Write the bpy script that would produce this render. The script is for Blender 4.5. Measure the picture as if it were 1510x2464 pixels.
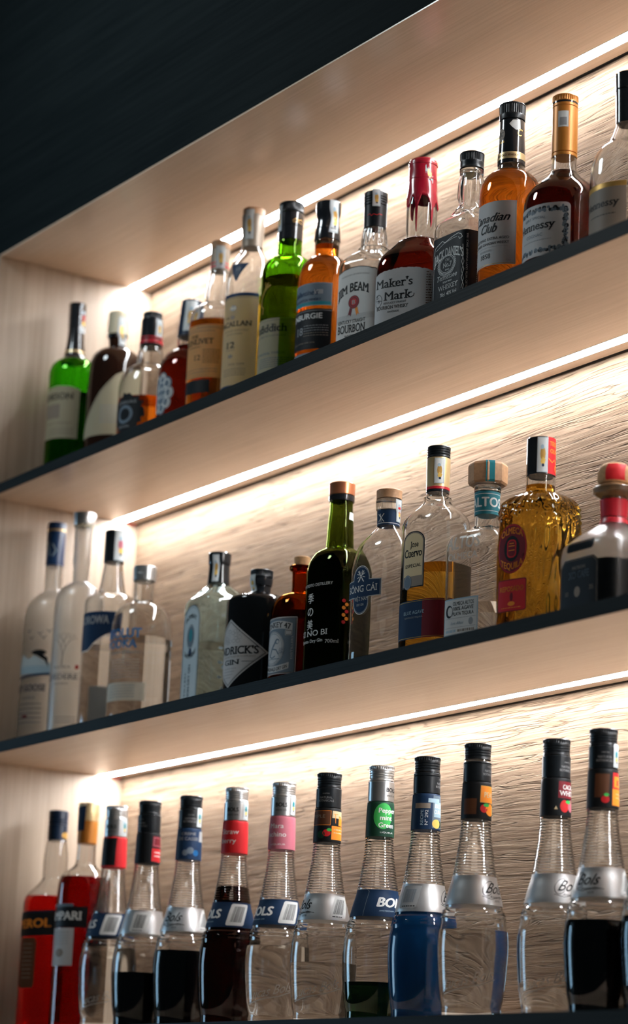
import bpy, bmesh, math, random
from mathutils import Vector, Matrix
from mathutils.geometry import tessellate_polygon
rnd = random.Random(7)
PI = math.pi
for o in list(bpy.data.objects):
    bpy.data.objects.remove(o)
SC = bpy.context.scene
COL = SC.collection

# ------------------------------------------------------------ camera, world, lamps, exposure
cam = bpy.data.cameras.new('camera')
cam.sensor_fit = 'VERTICAL'
cam.sensor_height = 36.0
cam.lens = 6054.77 / 2464 * 36.0
cam.clip_start = 0.05
cam.dof.use_dof = True
cam.dof.focus_distance = 3.04
cam.dof.aperture_fstop = 3.6
camo = bpy.data.objects.new('camera', cam)
COL.objects.link(camo)
camo.matrix_world = Matrix(((0.55228, 0.18037, 0.81391, 3.38637), (0.83258, -0.16901, -0.52749, -1.86411),
                            (0.04242, 0.96897, -0.24351, -0.13821), (0, 0, 0, 1)))
SC.camera = camo
SC.view_settings.view_transform = 'Standard'
SC.view_settings.look = 'None'
SC.view_settings.gamma = 1.0
SC.view_settings.use_curve_mapping = False
SC.view_settings.exposure = 0.38
cy = SC.cycles
cy.use_denoising = True
cy.max_bounces = 14
cy.diffuse_bounces = 6
cy.glossy_bounces = 4
cy.transmission_bounces = 12
cy.transparent_max_bounces = 16
cy.volume_bounces = 0
cy.sample_clamp_indirect = 6.0
cy.blur_glossy = 0.6
cy.use_adaptive_sampling = True
cy.adaptive_threshold = 0.03

world = bpy.data.worlds.new('bar_room')
SC.world = world
world.use_nodes = True
bg = world.node_tree.nodes['Background']
bg.inputs[0].default_value = (0.62, 0.90, 1.0, 1)      # dim cool light of the bar room
bg.inputs[1].default_value = 0.012

LED_STRENGTH = 80.0
LED_COLOR = (0.94, 0.965, 1.0)

wl = bpy.data.lights.new('window_daylight', 'AREA')     # daylight from a window far along the bar
wl.shape = 'RECTANGLE'; wl.size = 0.9; wl.size_y = 1.3
wl.energy = 14.0; wl.color = (0.42, 0.72, 1.0)
wlo = bpy.data.objects.new('window_daylight', wl); COL.objects.link(wlo)
wlo.location = (-2.6, -2.3, 0.35)
wlo.rotation_euler = (Vector((0.7, -0.1, 0.2)) - wlo.location).to_track_quat('-Z', 'Y').to_euler()

bl = bpy.data.lights.new('low_warm_fill', 'AREA')     # added warm fill, low and out of view, lifts shelf undersides and labels
bl.shape = 'RECTANGLE'; bl.size = 1.8; bl.size_y = 0.5
bl.energy = 9.0; bl.color = (1.0, 0.86, 0.72)
blo = bpy.data.objects.new('low_warm_fill', bl); COL.objects.link(blo)
blo.location = (2.6, -1.15, -0.95)
blo.rotation_euler = (Vector((0.7, -0.1, 0.6)) - blo.location).to_track_quat('-Z', 'Y').to_euler()

cl = bpy.data.lights.new('high_cool_fill', 'AREA')     # added cool fill out of view, brightens the labels of the top shelf
cl.shape = 'DISK'; cl.size = 0.3
cl.energy = 6.0; cl.color = (0.84, 0.95, 1.0)
clo = bpy.data.objects.new('high_cool_fill', cl); COL.objects.link(clo)
clo.location = (0.30, -1.10, 1.72)
clo.rotation_euler = (Vector((0.85, -0.2, 0.8)) - clo.location).to_track_quat('-Z', 'Y').to_euler()

# ------------------------------------------------------------ materials
def new_mat(name):
    m = bpy.data.materials.new(name); m.use_nodes = True
    nt = m.node_tree
    for n in list(nt.nodes): nt.nodes.remove(n)
    out = nt.nodes.new('ShaderNodeOutputMaterial')
    return m, nt, out
def N(nt, typ, **kw):
    n = nt.nodes.new(typ)
    for k, v in kw.items():
        if k.startswith('i_'):
            n.inputs[k[2:].replace('_', ' ')].default_value = v
        else: setattr(n, k, v)
    return n
def solid(name, col, rough=0.5, metal=0.0, coat=0.0, spec=0.5, speck=0.0):
    m, nt, out = new_mat(name)
    p = N(nt, 'ShaderNodeBsdfPrincipled')
    p.inputs['Base Color'].default_value = (*col, 1)
    p.inputs['Roughness'].default_value = rough
    p.inputs['Metallic'].default_value = metal
    p.inputs['Specular IOR Level'].default_value = spec
    p.inputs['Coat Weight'].default_value = coat
    if speck:
        no = N(nt, 'ShaderNodeTexNoise'); no.inputs['Scale'].default_value = 260.0; no.inputs['Detail'].default_value = 4
        tc = N(nt, 'ShaderNodeTexCoord'); nt.links.new(tc.outputs['Object'], no.inputs['Vector'])
        mx = N(nt, 'ShaderNodeMixRGB'); mx.inputs[1].default_value = (*[c * (1 - speck) for c in col], 1)
        mx.inputs[2].default_value = (*[min(1, c * (1 + speck)) for c in col], 1)
        nt.links.new(no.outputs['Fac'], mx.inputs[0]); nt.links.new(mx.outputs[0], p.inputs['Base Color'])
    nt.links.new(p.outputs[0], out.inputs[0])
    return m
def paper(name, col, trans=0.25, rough=0.55):
    """label paper: diffuse with some light coming through from behind"""
    m, nt, out = new_mat(name)
    p = N(nt, 'ShaderNodeBsdfPrincipled'); p.inputs['Base Color'].default_value = (*col, 1)
    p.inputs['Roughness'].default_value = rough; p.inputs['Specular IOR Level'].default_value = 0.25
    t = N(nt, 'ShaderNodeBsdfTranslucent'); t.inputs[0].default_value = (*col, 1)
    mx = N(nt, 'ShaderNodeMixShader'); mx.inputs[0].default_value = trans
    nt.links.new(p.outputs[0], mx.inputs[1]); nt.links.new(t.outputs[0], mx.inputs[2])
    nt.links.new(mx.outputs[0], out.inputs[0])
    return m
def glass(name, col=(1, 1, 1), rough=0.0, ior=1.5, bump=0.0, bscale=120.0):
    m, nt, out = new_mat(name)
    g = N(nt, 'ShaderNodeBsdfGlass'); g.inputs['Color'].default_value = (*col, 1)
    g.inputs['Roughness'].default_value = rough; g.inputs['IOR'].default_value = ior
    if bump:
        no = N(nt, 'ShaderNodeTexNoise'); no.inputs['Scale'].default_value = bscale; no.inputs['Detail'].default_value = 2
        tc = N(nt, 'ShaderNodeTexCoord'); nt.links.new(tc.outputs['Object'], no.inputs['Vector'])
        b = N(nt, 'ShaderNodeBump'); b.inputs['Strength'].default_value = bump; b.inputs['Distance'].default_value = 0.002
        nt.links.new(no.outputs['Fac'], b.inputs['Height']); nt.links.new(b.outputs[0], g.inputs['Normal'])
    nt.links.new(g.outputs[0], out.inputs[0])
    return m
def wood(name, c0, c1, axis, fine, bump, rough=0.5, spec=0.3, wave=0.0, dist=0.0012):
    """grain runs along `axis` (0 x, 2 z)"""
    m, nt, out = new_mat(name)
    p = N(nt, 'ShaderNodeBsdfPrincipled'); p.inputs['Roughness'].default_value = rough
    p.inputs['Specular IOR Level'].default_value = spec
    tc = N(nt, 'ShaderNodeTexCoord')
    src = [tc.outputs['Object']]
    def stretched(long, across, detail, rough_, distort=0.0):
        mp = N(nt, 'ShaderNodeMapping')
        s = [across, across, across]; s[axis] = long
        mp.inputs['Scale'].default_value = s
        nt.links.new(src[0], mp.inputs['Vector'])
        n = N(nt, 'ShaderNodeTexNoise'); n.inputs['Scale'].default_value = 1.0
        n.inputs['Detail'].default_value = detail; n.inputs['Roughness'].default_value = rough_
        n.inputs['Distortion'].default_value = distort
        nt.links.new(mp.outputs[0], n.inputs['Vector'])
        return n
    big = stretched(2.2, 16.0, 3, 0.5, 0.4)
    if wave:                                   # let the grain wander slowly
        sw = stretched(3.0, 6.0, 2, 0.5)
        add = N(nt, 'ShaderNodeVectorMath'); add.operation = 'SCALE'; add.inputs['Scale'].default_value = 0.022
        nt.links.new(sw.outputs['Color'], add.inputs[0])
        ad2 = N(nt, 'ShaderNodeVectorMath'); ad2.operation = 'ADD'
        nt.links.new(tc.outputs['Object'], ad2.inputs[0]); nt.links.new(add.outputs[0], ad2.inputs[1])
        src[0] = ad2.outputs[0]
    line = stretched(fine * 0.020, fine, 4, 0.62, 0.15)
    pore = stretched(fine * 0.12, fine * 2.4, 3, 0.6)
    a = N(nt, 'ShaderNodeMixRGB'); a.blend_type = 'MIX'; a.inputs[0].default_value = 0.62
    nt.links.new(big.outputs['Fac'], a.inputs[1]); nt.links.new(line.outputs['Fac'], a.inputs[2])
    r = N(nt, 'ShaderNodeValToRGB')
    r.color_ramp.elements[0].position = 0.36; r.color_ramp.elements[0].color = (*c0, 1)
    r.color_ramp.elements[1].position = 0.64; r.color_ramp.elements[1].color = (*c1, 1)
    nt.links.new(a.outputs[0], r.inputs[0])
    colour = r.outputs[0]; hgt = line.outputs['Fac']
    if wave:                                   # thin dark pore lines that follow the grain
        cn = stretched(3.6, 135.0, 2, 0.45, 0.2)
        sb = N(nt, 'ShaderNodeMath'); sb.operation = 'MULTIPLY_ADD'; sb.inputs[1].default_value = 5.5; sb.inputs[2].default_value = 0.0
        fr = N(nt, 'ShaderNodeMath'); fr.operation = 'PINGPONG'; fr.inputs[1].default_value = 0.5
        mr = N(nt, 'ShaderNodeMapRange'); mr.inputs['From Min'].default_value = 0.0; mr.inputs['From Max'].default_value = 0.13
        mr.inputs['To Min'].default_value = 0.0; mr.inputs['To Max'].default_value = 1.0
        nt.links.new(cn.outputs['Fac'], sb.inputs[0]); nt.links.new(sb.outputs[0], fr.inputs[0]); nt.links.new(fr.outputs[0], mr.inputs['Value'])
        br = N(nt, 'ShaderNodeMath'); br.operation = 'MULTIPLY_ADD'; br.inputs[1].default_value = 0.5; br.inputs[2].default_value = 0.5
        nt.links.new(mr.outputs[0], br.inputs[0])
        mu = N(nt, 'ShaderNodeMixRGB'); mu.blend_type = 'MULTIPLY'; mu.inputs[0].default_value = 1.0
        nt.links.new(colour, mu.inputs[1]); nt.links.new(br.outputs[0], mu.inputs[2]); colour = mu.outputs[0]
        hm = N(nt, 'ShaderNodeMixRGB'); hm.inputs[0].default_value = 0.5
        nt.links.new(line.outputs['Fac'], hm.inputs[1]); nt.links.new(mr.outputs[0], hm.inputs[2]); hgt = hm.outputs[0]
    nt.links.new(colour, p.inputs['Base Color'])
    h = N(nt, 'ShaderNodeMixRGB'); h.inputs[0].default_value = 0.25
    nt.links.new(hgt, h.inputs[1]); nt.links.new(pore.outputs['Fac'], h.inputs[2])
    b = N(nt, 'ShaderNodeBump'); b.inputs['Strength'].default_value = bump; b.inputs['Distance'].default_value = dist
    nt.links.new(h.outputs[0], b.inputs['Height']); nt.links.new(b.outputs[0], p.inputs['Normal'])
    nt.links.new(p.outputs[0], out.inputs[0])
    return m
def etched(name):
    """raised glass lettering: mostly clear, its highlights painted in as a flat pale film"""
    m, nt, out = new_mat(name)
    t = N(nt, 'ShaderNodeBsdfTransparent'); t.inputs[0].default_value = (0.93, 0.93, 0.92, 1)
    g = N(nt, 'ShaderNodeBsdfPrincipled'); g.inputs['Base Color'].default_value = (0.85, 0.84, 0.80, 1); g.inputs['Roughness'].default_value = 0.25
    mx = N(nt, 'ShaderNodeMixShader'); mx.inputs[0].default_value = 0.42
    nt.links.new(t.outputs[0], mx.inputs[1]); nt.links.new(g.outputs[0], mx.inputs[2]); nt.links.new(mx.outputs[0], out.inputs[0])
    return m
def emit(name, col, s):
    m, nt, out = new_mat(name)
    e = N(nt, 'ShaderNodeEmission'); e.inputs[0].default_value = (*col, 1); e.inputs[1].default_value = s
    nt.links.new(e.outputs[0], out.inputs[0])
    return m

M = {}
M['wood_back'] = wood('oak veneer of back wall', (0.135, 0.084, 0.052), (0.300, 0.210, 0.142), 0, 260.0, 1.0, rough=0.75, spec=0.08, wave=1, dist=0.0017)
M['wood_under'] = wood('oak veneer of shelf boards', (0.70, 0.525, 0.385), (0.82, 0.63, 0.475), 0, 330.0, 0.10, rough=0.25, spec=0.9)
M['wood_side'] = wood('oak veneer of side panel', (0.29, 0.215, 0.155), (0.43, 0.33, 0.245), 2, 150.0, 0.25, rough=0.45, spec=0.35)
M['black_edge'] = wood('black edge banding', (0.009, 0.011, 0.011), (0.017, 0.020, 0.020), 0, 420.0, 0.3, rough=0.55, spec=0.12)
M['dark_panel'] = wood('dark stained panel', (0.005, 0.008, 0.009), (0.010, 0.014, 0.015), 0, 220.0, 0.4, rough=0.8, spec=0.03)
M['shelf_top'] = solid('unseen shelf top for bounce light', (0.34, 0.265, 0.20), 0.4)  # unseen top layer, added to bounce light up to the undersides
M['black_gap'] = solid('black shadow gap', (0.004, 0.004, 0.004), 0.9)  # solid black paints in the shade of the gap at the wall
M['alu'] = solid('anodised aluminium', (0.45, 0.45, 0.46), 0.35, 1.0)
M['led'] = emit('led diffuser', LED_COLOR, LED_STRENGTH)
M['red_tape'] = solid('red tape', (0.5, 0.015, 0.02), 0.5)

M['clear'] = glass('clear glass', (0.995, 1.0, 0.998))
M['aqua'] = glass('aqua glass', (0.90, 0.985, 1.0))
M['green'] = glass('bright green glass', (0.42, 0.82, 0.24))
M['olive'] = glass('olive green glass', (0.50, 0.74, 0.20))
M['dkgreen'] = glass('dark green glass', (0.46, 0.52, 0.25))
M['frost'] = glass('frosted glass', (0.97, 0.975, 0.97), rough=0.28)
M['brownglass'] = glass('brown apothecary glass', (0.72, 0.40, 0.12))
M['relief'] = glass('relief glass', (0.99, 0.985, 0.97), bump=0.5, bscale=110.0)
M['etched'] = etched('raised glass lettering')
M['blackglass'] = solid('black glass', (0.006, 0.007, 0.008), 0.08, spec=0.5)
M['darkbrown'] = solid('dark brown bottle', (0.018, 0.007, 0.004), 0.08)
def liquid(name, col): return glass(name, col, ior=1.34)
M['l_amber'] = liquid('amber whisky', (0.95, 0.62, 0.17))
M['l_orange'] = liquid('deep amber whisky', (0.97, 0.51, 0.13))
M['l_gold'] = liquid('pale gold whisky', (0.95, 0.66, 0.18))
M['l_shade'] = liquid('whisky in green glass', (0.34, 0.28, 0.08))
M['l_yellow'] = liquid('straw whisky', (0.94, 0.80, 0.25))
M['l_brown'] = liquid('dark red brown bourbon', (0.52, 0.12, 0.03))
M['l_tequila'] = liquid('golden tequila', (0.97, 0.73, 0.26))
M['l_clear'] = liquid('clear spirit', (0.99, 0.99, 0.985))
M['l_red'] = liquid('bright red aperitif', (0.62, 0.050, 0.030))
M['l_crimson'] = liquid('crimson bitter', (0.42, 0.012, 0.015))
M['l_black'] = solid('near black liqueur', (0.003, 0.003, 0.004), 0.12, spec=0.12)
M['l_garnet'] = liquid('garnet strawberry liqueur', (0.13, 0.008, 0.012))
M['l_blue'] = solid('blue curacao liqueur', (0.006, 0.070, 0.21), 0.2, spec=0.2)
M['l_cognac'] = liquid('dark cognac', (0.30, 0.050, 0.012))
M['l_mint'] = liquid('dark green mint liqueur', (0.10, 0.20, 0.09))

K = {}
def pal(k, col, rough=0.5, **kw): K[k] = solid('print ' + k, col, rough, spec=0.18, **kw)
pal('black', (0.006, 0.007, 0.008)); pal('ink', (0.009, 0.0105, 0.0125)); pal('white', (0.72, 0.72, 0.70))
pal('navy', (0.010, 0.030, 0.075)); pal('blue', (0.02, 0.13, 0.36)); pal('silver', (0.55, 0.56, 0.57), 0.35, metal=0.35)
pal('red', (0.55, 0.02, 0.025)); pal('dkred', (0.16, 0.012, 0.02)); pal('gold', (0.60, 0.36, 0.10), 0.35, metal=0.5)
pal('orange', (0.85, 0.27, 0.03)); pal('teal', (0.02, 0.20, 0.24)); pal('grey', (0.30, 0.31, 0.32)); pal('steel', (0.13, 0.17, 0.21)); pal('paleblue', (0.46, 0.54, 0.57))
pal('cream', (0.62, 0.50, 0.30)); pal('pink', (0.45, 0.13, 0.17)); pal('green', (0.05, 0.42, 0.09)); pal('yellow', (0.72, 0.48, 0.12))
pal('dkgreen', (0.012, 0.05, 0.03)); pal('brown', (0.10, 0.04, 0.02)); pal('ltblue', (0.34, 0.47, 0.55)); pal('taupe', (0.24, 0.20, 0.16))
K['blue'] = paper('blue lettering', (0.02, 0.20, 0.52), 0.45)
K['paper'] = paper('white label paper', (0.66, 0.66, 0.64), 0.12)
K['creampaper'] = paper('cream label paper', (0.66, 0.60, 0.49), 0.15)
K['shadedcream'] = paper('shaded cream label paper', (0.42, 0.37, 0.25), 0.2)  # cream paper darkened, the shade on these labels is in the colour
K['backlit'] = paper('thin cream label paper', (0.86, 0.75, 0.57), 0.72)
K['amberlit'] = paper('cream paper with amber glow tint', (0.90, 0.66, 0.34), 0.72)  # cream paper, the amber glow from behind is tinted into its colour
K['stamp'] = paper('tax stamp paper', (0.62, 0.66, 0.66), 0.1, 0.3)
K['greypaper'] = paper('grey label paper', (0.50, 0.50, 0.50), 0.08)
K['silverfoil'] = solid('silver foil label', (0.80, 0.80, 0.80), 0.36, metal=0.85)
C = {}
C['black'] = solid('black cap', (0.008, 0.011, 0.014), 0.34, spec=0.3, speck=0.2)
C['gloss'] = solid('glossy black capsule', (0.012, 0.014, 0.017), 0.16, coat=0.4)
C['navy'] = solid('navy cap', (0.008, 0.02, 0.045), 0.3)
C['silver'] = solid('silver screw cap', (0.62, 0.63, 0.63), 0.3, metal=0.9)
C['wood'] = solid('wooden stopper', (0.40, 0.22, 0.11), 0.6, speck=0.35)
C['cork'] = solid('cork stopper', (0.45, 0.25, 0.11), 0.8, speck=0.5)
C['copper'] = solid('copper cap', (0.72, 0.27, 0.13), 0.28, metal=0.75)
C['goldcap'] = solid('gold foil capsule', (0.50, 0.19, 0.028), 0.38, metal=0.3)
C['gold'] = solid('pale gold foil', (0.66, 0.50, 0.26), 0.35, metal=0.6)
C['wax'] = solid('red sealing wax', (0.34, 0.006, 0.022), 0.24, coat=0.5)
C['cream'] = solid('cream cap', (0.52, 0.47, 0.33), 0.5)
C['taupe'] = solid('taupe foil capsule', (0.26, 0.21, 0.16), 0.4, metal=0.25)
C['red'] = solid('red capsule', (0.48, 0.018, 0.03), 0.35)
C['teal'] = solid('teal capsule', (0.02, 0.17, 0.21), 0.4)
C['bluecap'] = solid('blue capsule', (0.010, 0.035, 0.10), 0.3)

# ------------------------------------------------------------ object helpers
def link(name, me, mats, parent=None):
    o = bpy.data.objects.new(name, me)
    COL.objects.link(o)
    if me is not None and mats is not None and not len(me.materials):
        for m in (mats if isinstance(mats, (list, tuple)) else [mats]): me.materials.append(m)
    if parent is not None: o.parent = parent
    return o
def empty(name, label, cat, loc, rot=0.0, group=None):
    o = bpy.data.objects.new(name, None); COL.objects.link(o)
    o.empty_display_size = 0.03
    o.location = loc; o.rotation_euler = (0, 0, rot)
    o['label'] = label; o['category'] = cat
    if group: o['group'] = group
    return o
def mesh_from(name, verts, faces, midx=None, smooth=True, angle=35):
    me = bpy.data.meshes.new(name)
    me.from_pydata(verts, [], faces)
    if midx is not None: me.polygons.foreach_set('material_index', midx)
    me.update()
    if smooth:
        me.shade_smooth()
        me.set_sharp_from_angle(angle=math.radians(angle))
    return me
def boxes(name, lst, mat, parent=None):
    v, f = [], []
    for (x0, y0, z0, x1, y1, z1) in lst:
        k = len(v)
        v += [(x0, y0, z0), (x1, y0, z0), (x1, y1, z0), (x0, y1, z0), (x0, y0, z1), (x1, y0, z1), (x1, y1, z1), (x0, y1, z1)]
        f += [(k, k+3, k+2, k+1), (k+4, k+5, k+6, k+7), (k, k+1, k+5, k+4), (k+1, k+2, k+6, k+5), (k+2, k+3, k+7, k+6), (k+3, k, k+4, k+7)]
    return link(name, mesh_from(name, v, f, smooth=False), mat, parent)
def extrude_x(name, poly, x0, x1, mat, parent=None):
    """closed cross-section of (y, z) points run along x"""
    n = len(poly)
    v = [(x0, y, z) for y, z in poly] + [(x1, y, z) for y, z in poly]
    f = [(i, (i+1) % n, n+(i+1) % n, n+i) for i in range(n)]
    for t in tessellate_polygon([[Vector((y, z, 0)) for y, z in poly]]):
        f.append(tuple(t)); f.append(tuple(n+i for i in reversed(t)))
    me = mesh_from(name, v, f, smooth=False)
    bm = bmesh.new(); bm.from_mesh(me); bmesh.ops.recalc_face_normals(bm, faces=bm.faces); bm.to_mesh(me); bm.free()
    return link(name, me, mat, parent)

# ------------------------------------------------------------ lettering
_fc = bpy.data.curves.new('lettering', 'FONT')
_fo = bpy.data.objects.new('lettering', _fc)
_tcache = {}
def glyphs(s, bold=0.0, italic=0.0, serif=False):
    key = (s, bold, italic, serif)
    if key in _tcache: return _tcache[key]
    _fc.body = s; _fc.size = 1.0; _fc.offset = 0.0; _fc.shear = italic; _fc.resolution_u = 3
    _fc.align_x = 'LEFT'
    me = _fo.to_mesh()
    v = [(p.co.x, p.co.y) for p in me.vertices]; f = [tuple(p.vertices) for p in me.polygons]
    _fo.to_mesh_clear()
    if serif:
        v, f = add_serifs(v, f, serif)
    if bold > 0:                               # heavier face: the same outline laid down slightly shifted
        v0, f0 = v, f; v, f = [], []
        for dx, dy in ((-bold, 0), (bold, 0), (0, bold*.55), (0, -bold*.55)):
            k = len(v); v += [(x + dx, y + dy) for x, y in v0]; f += [tuple(i + k for i in p) for p in f0]
    _tcache[key] = (v, f)
    return v, f
def slices(v, f, y):
    iv = []
    for p in f:
        xs = []
        for i in range(len(p)):
            a, b = v[p[i]], v[p[(i+1) % len(p)]]
            if (a[1] - y) * (b[1] - y) < 0: xs.append(a[0] + (b[0]-a[0]) * (y-a[1]) / (b[1]-a[1]))
        if len(xs) >= 2: iv.append((min(xs), max(xs)))
    iv.sort(); out = []
    for a, b in iv:
        if out and a <= out[-1][1] + 1e-4: out[-1][1] = max(out[-1][1], b)
        else: out.append([a, b])
    return out
def add_serifs(v, f, amt):
    v = list(v); f = list(f); base = (list(v), list(f))
    cap = 0.682
    for y, yin in ((0.012, 0.10), (cap - 0.012, cap - 0.10), (0.437, 0.36)):
        low = slices(*base, y); inn = slices(*base, yin)
        if y == 0.437: low = [s for s in low if not any(a < s[1] + .04 and b > s[0] - .04 for a, b in slices(*base, 0.52))]
        for a, b in low:
            w = b - a
            if w > 0.26: continue
            if any(abs((d - c) - w) < 0.05 and c < b + .03 and d > a - .03 for c, d in inn):
                k = len(v); h = 0.055; e = amt * (0.075)
                ya = 0.0 if y == 0.012 else (cap if y > 0.6 else 0.449); s = 1 if y == 0.012 else -1
                v += [(a - e, ya), (b + e, ya), (b + e, ya + s*h), (a - e, ya + s*h)]
                f.append((k, k+1, k+2, k+3) if s > 0 else (k+3, k+2, k+1, k))
    return v, f

# ------------------------------------------------------------ bottles
SHELF_Z = {'C': 0.0, 'B': 0.40995, 'A': 0.81156}
_sec = {}
def section(n, b):
    """unit super-ellipse resampled by arc length, starting at the front (-y) and running toward +x; returns points and perimeter"""
    key = (round(n, 2), round(b, 3))
    if key in _sec: return _sec[key]
    K_ = 1440; pts = []
    for i in range(K_ + 1):
        t = -PI/2 + 2*PI*i/K_
        c, s = math.cos(t), math.sin(t)
        pts.append((math.copysign(abs(c)**(2/n), c), b * math.copysign(abs(s)**(2/n), s)))
    cum = [0.0]
    for i in range(K_): cum.append(cum[-1] + math.dist(pts[i], pts[i+1]))
    _sec[key] = (pts, cum)
    return _sec[key]
def sec_at(n, b, arc):
    """point and outward normal of the unit section at signed arc length from the front"""
    pts, cum = section(n, b); L = cum[-1]; a = arc % L
    lo, hi = 0, len(cum) - 1
    while hi - lo > 1:
        m = (lo + hi) // 2
        if cum[m] <= a: lo = m
        else: hi = m
    t = (a - cum[lo]) / max(1e-9, cum[hi] - cum[lo])
    p, q = pts[lo], pts[hi]
    j, k = pts[max(0, lo-6)], pts[min(len(pts)-1, hi+6)]
    dx, dy = k[0]-j[0], k[1]-j[1]; d = math.hypot(dx, dy) or 1
    return (p[0]+(q[0]-p[0])*t, p[1]+(q[1]-p[1])*t), (dy/d, -dx/d)
class Curve1:
    """monotone cubic through (z, r)"""
    def __init__(s, pts):
        pts = sorted(pts); s.z = [p[0] for p in pts]; s.r = [p[1] for p in pts]; n = len(pts)
        d = [(s.r[i+1]-s.r[i])/(s.z[i+1]-s.z[i]) for i in range(n-1)]
        s.m = [d[0]] + [0 if d[i-1]*d[i] <= 0 else 2*d[i-1]*d[i]/(d[i-1]+d[i]) for i in range(1, n-1)] + [d[-1]]
    def __call__(s, z):
        Z, R_ = s.z, s.r
        if z <= Z[0]: return R_[0]
        if z >= Z[-1]: return R_[-1]
        i = 0
        while Z[i+1] < z: i += 1
        h = Z[i+1]-Z[i]; t = (z-Z[i])/h
        return (R_[i]*(1+2*t)*(1-t)**2 + s.m[i]*h*t*(1-t)**2 + R_[i+1]*t*t*(3-2*t) + s.m[i+1]*h*t*t*(t-1))
class Bottle:
    def __init__(s, name, label, cat, shelf, x, y, rot, prof, n=2.0, b=1.0, zc=None, zn=None, group=None, seg=48, zs=1.0, root=None, disp=None):
        """prof: (z, r) in mm from the top down to the straight body; the foot is added here"""
        s.root = root or empty(name, label, cat, (x, y, SHELF_Z[shelf]), math.radians(rot), group)
        r0 = prof[-1][1]; pr = [p for p in prof]
        if pr[-1][0] > 14: pr += [(12, r0), (4, r0 - 0.2)]
        pr += [(1.2, pr[-1][1] - 1.2), (0, pr[-1][1] - 3.5)]
        s.prof = Curve1([(z * zs, r) for z, r in pr]); s.ctrl = sorted({z * zs for z, r in pr})
        s.n, s.b, s.zc, s.zn, s.seg, s.disp = n, b, zc, zn, seg, disp
        s.top = s.ctrl[-1]
    def nb(s, z):
        if s.zc is None: return s.n, s.b
        if z <= s.zc: return s.n, s.b
        if z >= s.zn: return 2.0, 1.0
        t = (s.zn - z) / (s.zn - s.zc)
        return 2.0 + (s.n - 2.0) * t, 1.0 + (s.b - 1.0) * t
    def zlist(s, z0, z1, step=3.5):
        ks = [z0] + [z for z in s.ctrl if z0 + .05 < z < z1 - .05] + [z1]
        out = [ks[0]]
        for a, b_ in zip(ks, ks[1:]):
            m = max(1, math.ceil((b_ - a) / (step if abs(s.prof(a) - s.prof(b_)) > .15 or s.disp else 14)))
            out += [a + (b_ - a) * (i+1) / m for i in range(m)]
        return out
    def ring(s, z, off=0.0, seg=None, wob=None, rr=None):
        n, b_ = s.nb(z); seg = seg or s.seg
        pts, cum = section(n, b_); L = cum[-1]; r = (s.prof(z) if rr is None else rr)
        out = []
        for i in range(seg):
            p, nn = sec_at(n, b_, L * i / seg)
            o = off + (wob(2*PI*i/seg, z) if wob else 0)
            out.append(((p[0]*r + nn[0]*o) * .001, (p[1]*r + nn[1]*o) * .001, z * .001))
        return out
    def rings_mesh(s, name, rings, close0=True, close1=True, angle=35):
        seg = len(rings[0]); v = []; f = []
        for r in rings: v += r
        for k in range(len(rings) - 1):
            for i in range(seg):
                j = (i + 1) % seg
                f.append((k*seg+i, k*seg+j, (k+1)*seg+j, (k+1)*seg+i))
        for k, fl, on in ((0, True, close0), (len(rings)-1, False, close1)):
            if on:
                c = len(v); r = rings[k]
                v.append((sum(p[0] for p in r)/seg, sum(p[1] for p in r)/seg, sum(p[2] for p in r)/seg))
                for i in range(seg):
                    j = (i+1) % seg
                    f.append((c, k*seg+j, k*seg+i) if fl else (c, k*seg+i, k*seg+j))
        return mesh_from(name, v, f, angle=angle)
    def glass(s, mat, capz, t=2.3, floor=7.0, ztop=None, solid_=False, seg=None, wob=None, step=3.5, name='glass_body'):
        """outer skin up to ztop; above capz it is drawn in so that the cap encloses it"""
        ztop = ztop or s.top * 0.96 - 1.0
        w = wob or s.disp
        s.wall, s.floor = t, floor
        zo = s.zlist(0, ztop, step)
        outer = [s.ring(z, -(1.0 if z > capz else 0), seg, w) for z in zo]
        if solid_:
            me = s.rings_mesh(name, outer)
        else:
            zi = [z for z in s.zlist(floor, ztop, step)][::-1]
            inner = []
            for z in zi:
                rr = s.prof(z); tt = min(t, rr * .35)
                if z - floor < 4: tt += (4 - (z - floor)) * .8
                inner.append(s.ring(z, -tt - (1.0 if z > capz else 0), seg))
            me = s.rings_mesh(name, outer + inner)
        s.glass_obj = link(name, me, mat, s.root)
        return s.glass_obj
    def liquid(s, level, mat, gap=-0.4, name='liquid', seg=None):
        zl = s.zlist(s.floor + .3, level)
        rg = []
        for z in zl:
            tt = min(s.wall, s.prof(z) * .35)
            if z - s.floor < 4: tt += (4 - (z - s.floor)) * .8
            rg.append(s.ring(z, -tt - gap, seg))
        return link(name, s.rings_mesh(name, rg, angle=50), mat, s.root)
    def sleeve(s, name, z0, z1, mat, off=0.5, grooves=(), knurl=None, top=True, seg=None, bev=0.8, step=3.5, dome=0.0, parent=None):
        """closed shell that follows the profile from z0 to z1 (caps, capsules, bands)"""
        zl = s.zlist(z0, z1, step)
        zz = set(zl)
        for g in grooves: zz |= {g - .7, g, g + .7}
        if knurl: zz |= {knurl[0], knurl[0]+.3, knurl[1]-.3, knurl[1]}; seg = 144
        if bev: zz |= {z0 + bev*.5, z1 - bev}
        zz = sorted(z for z in zz if z0 <= z <= z1)
        rg = []
        for z in zz:
            o = off
            if any(abs(z - g) < .1 for g in grooves): o -= .8
            if bev and z > z1 - bev * .5: o -= bev
            if bev and z < z0 + bev * .25: o -= bev * .4
            w = None
            if knurl and knurl[0] < z < knurl[1]: w = lambda a, q: -.28 * (1 + math.sin(a * 36))
            rg.append(s.ring(z, o, seg, w))
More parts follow.
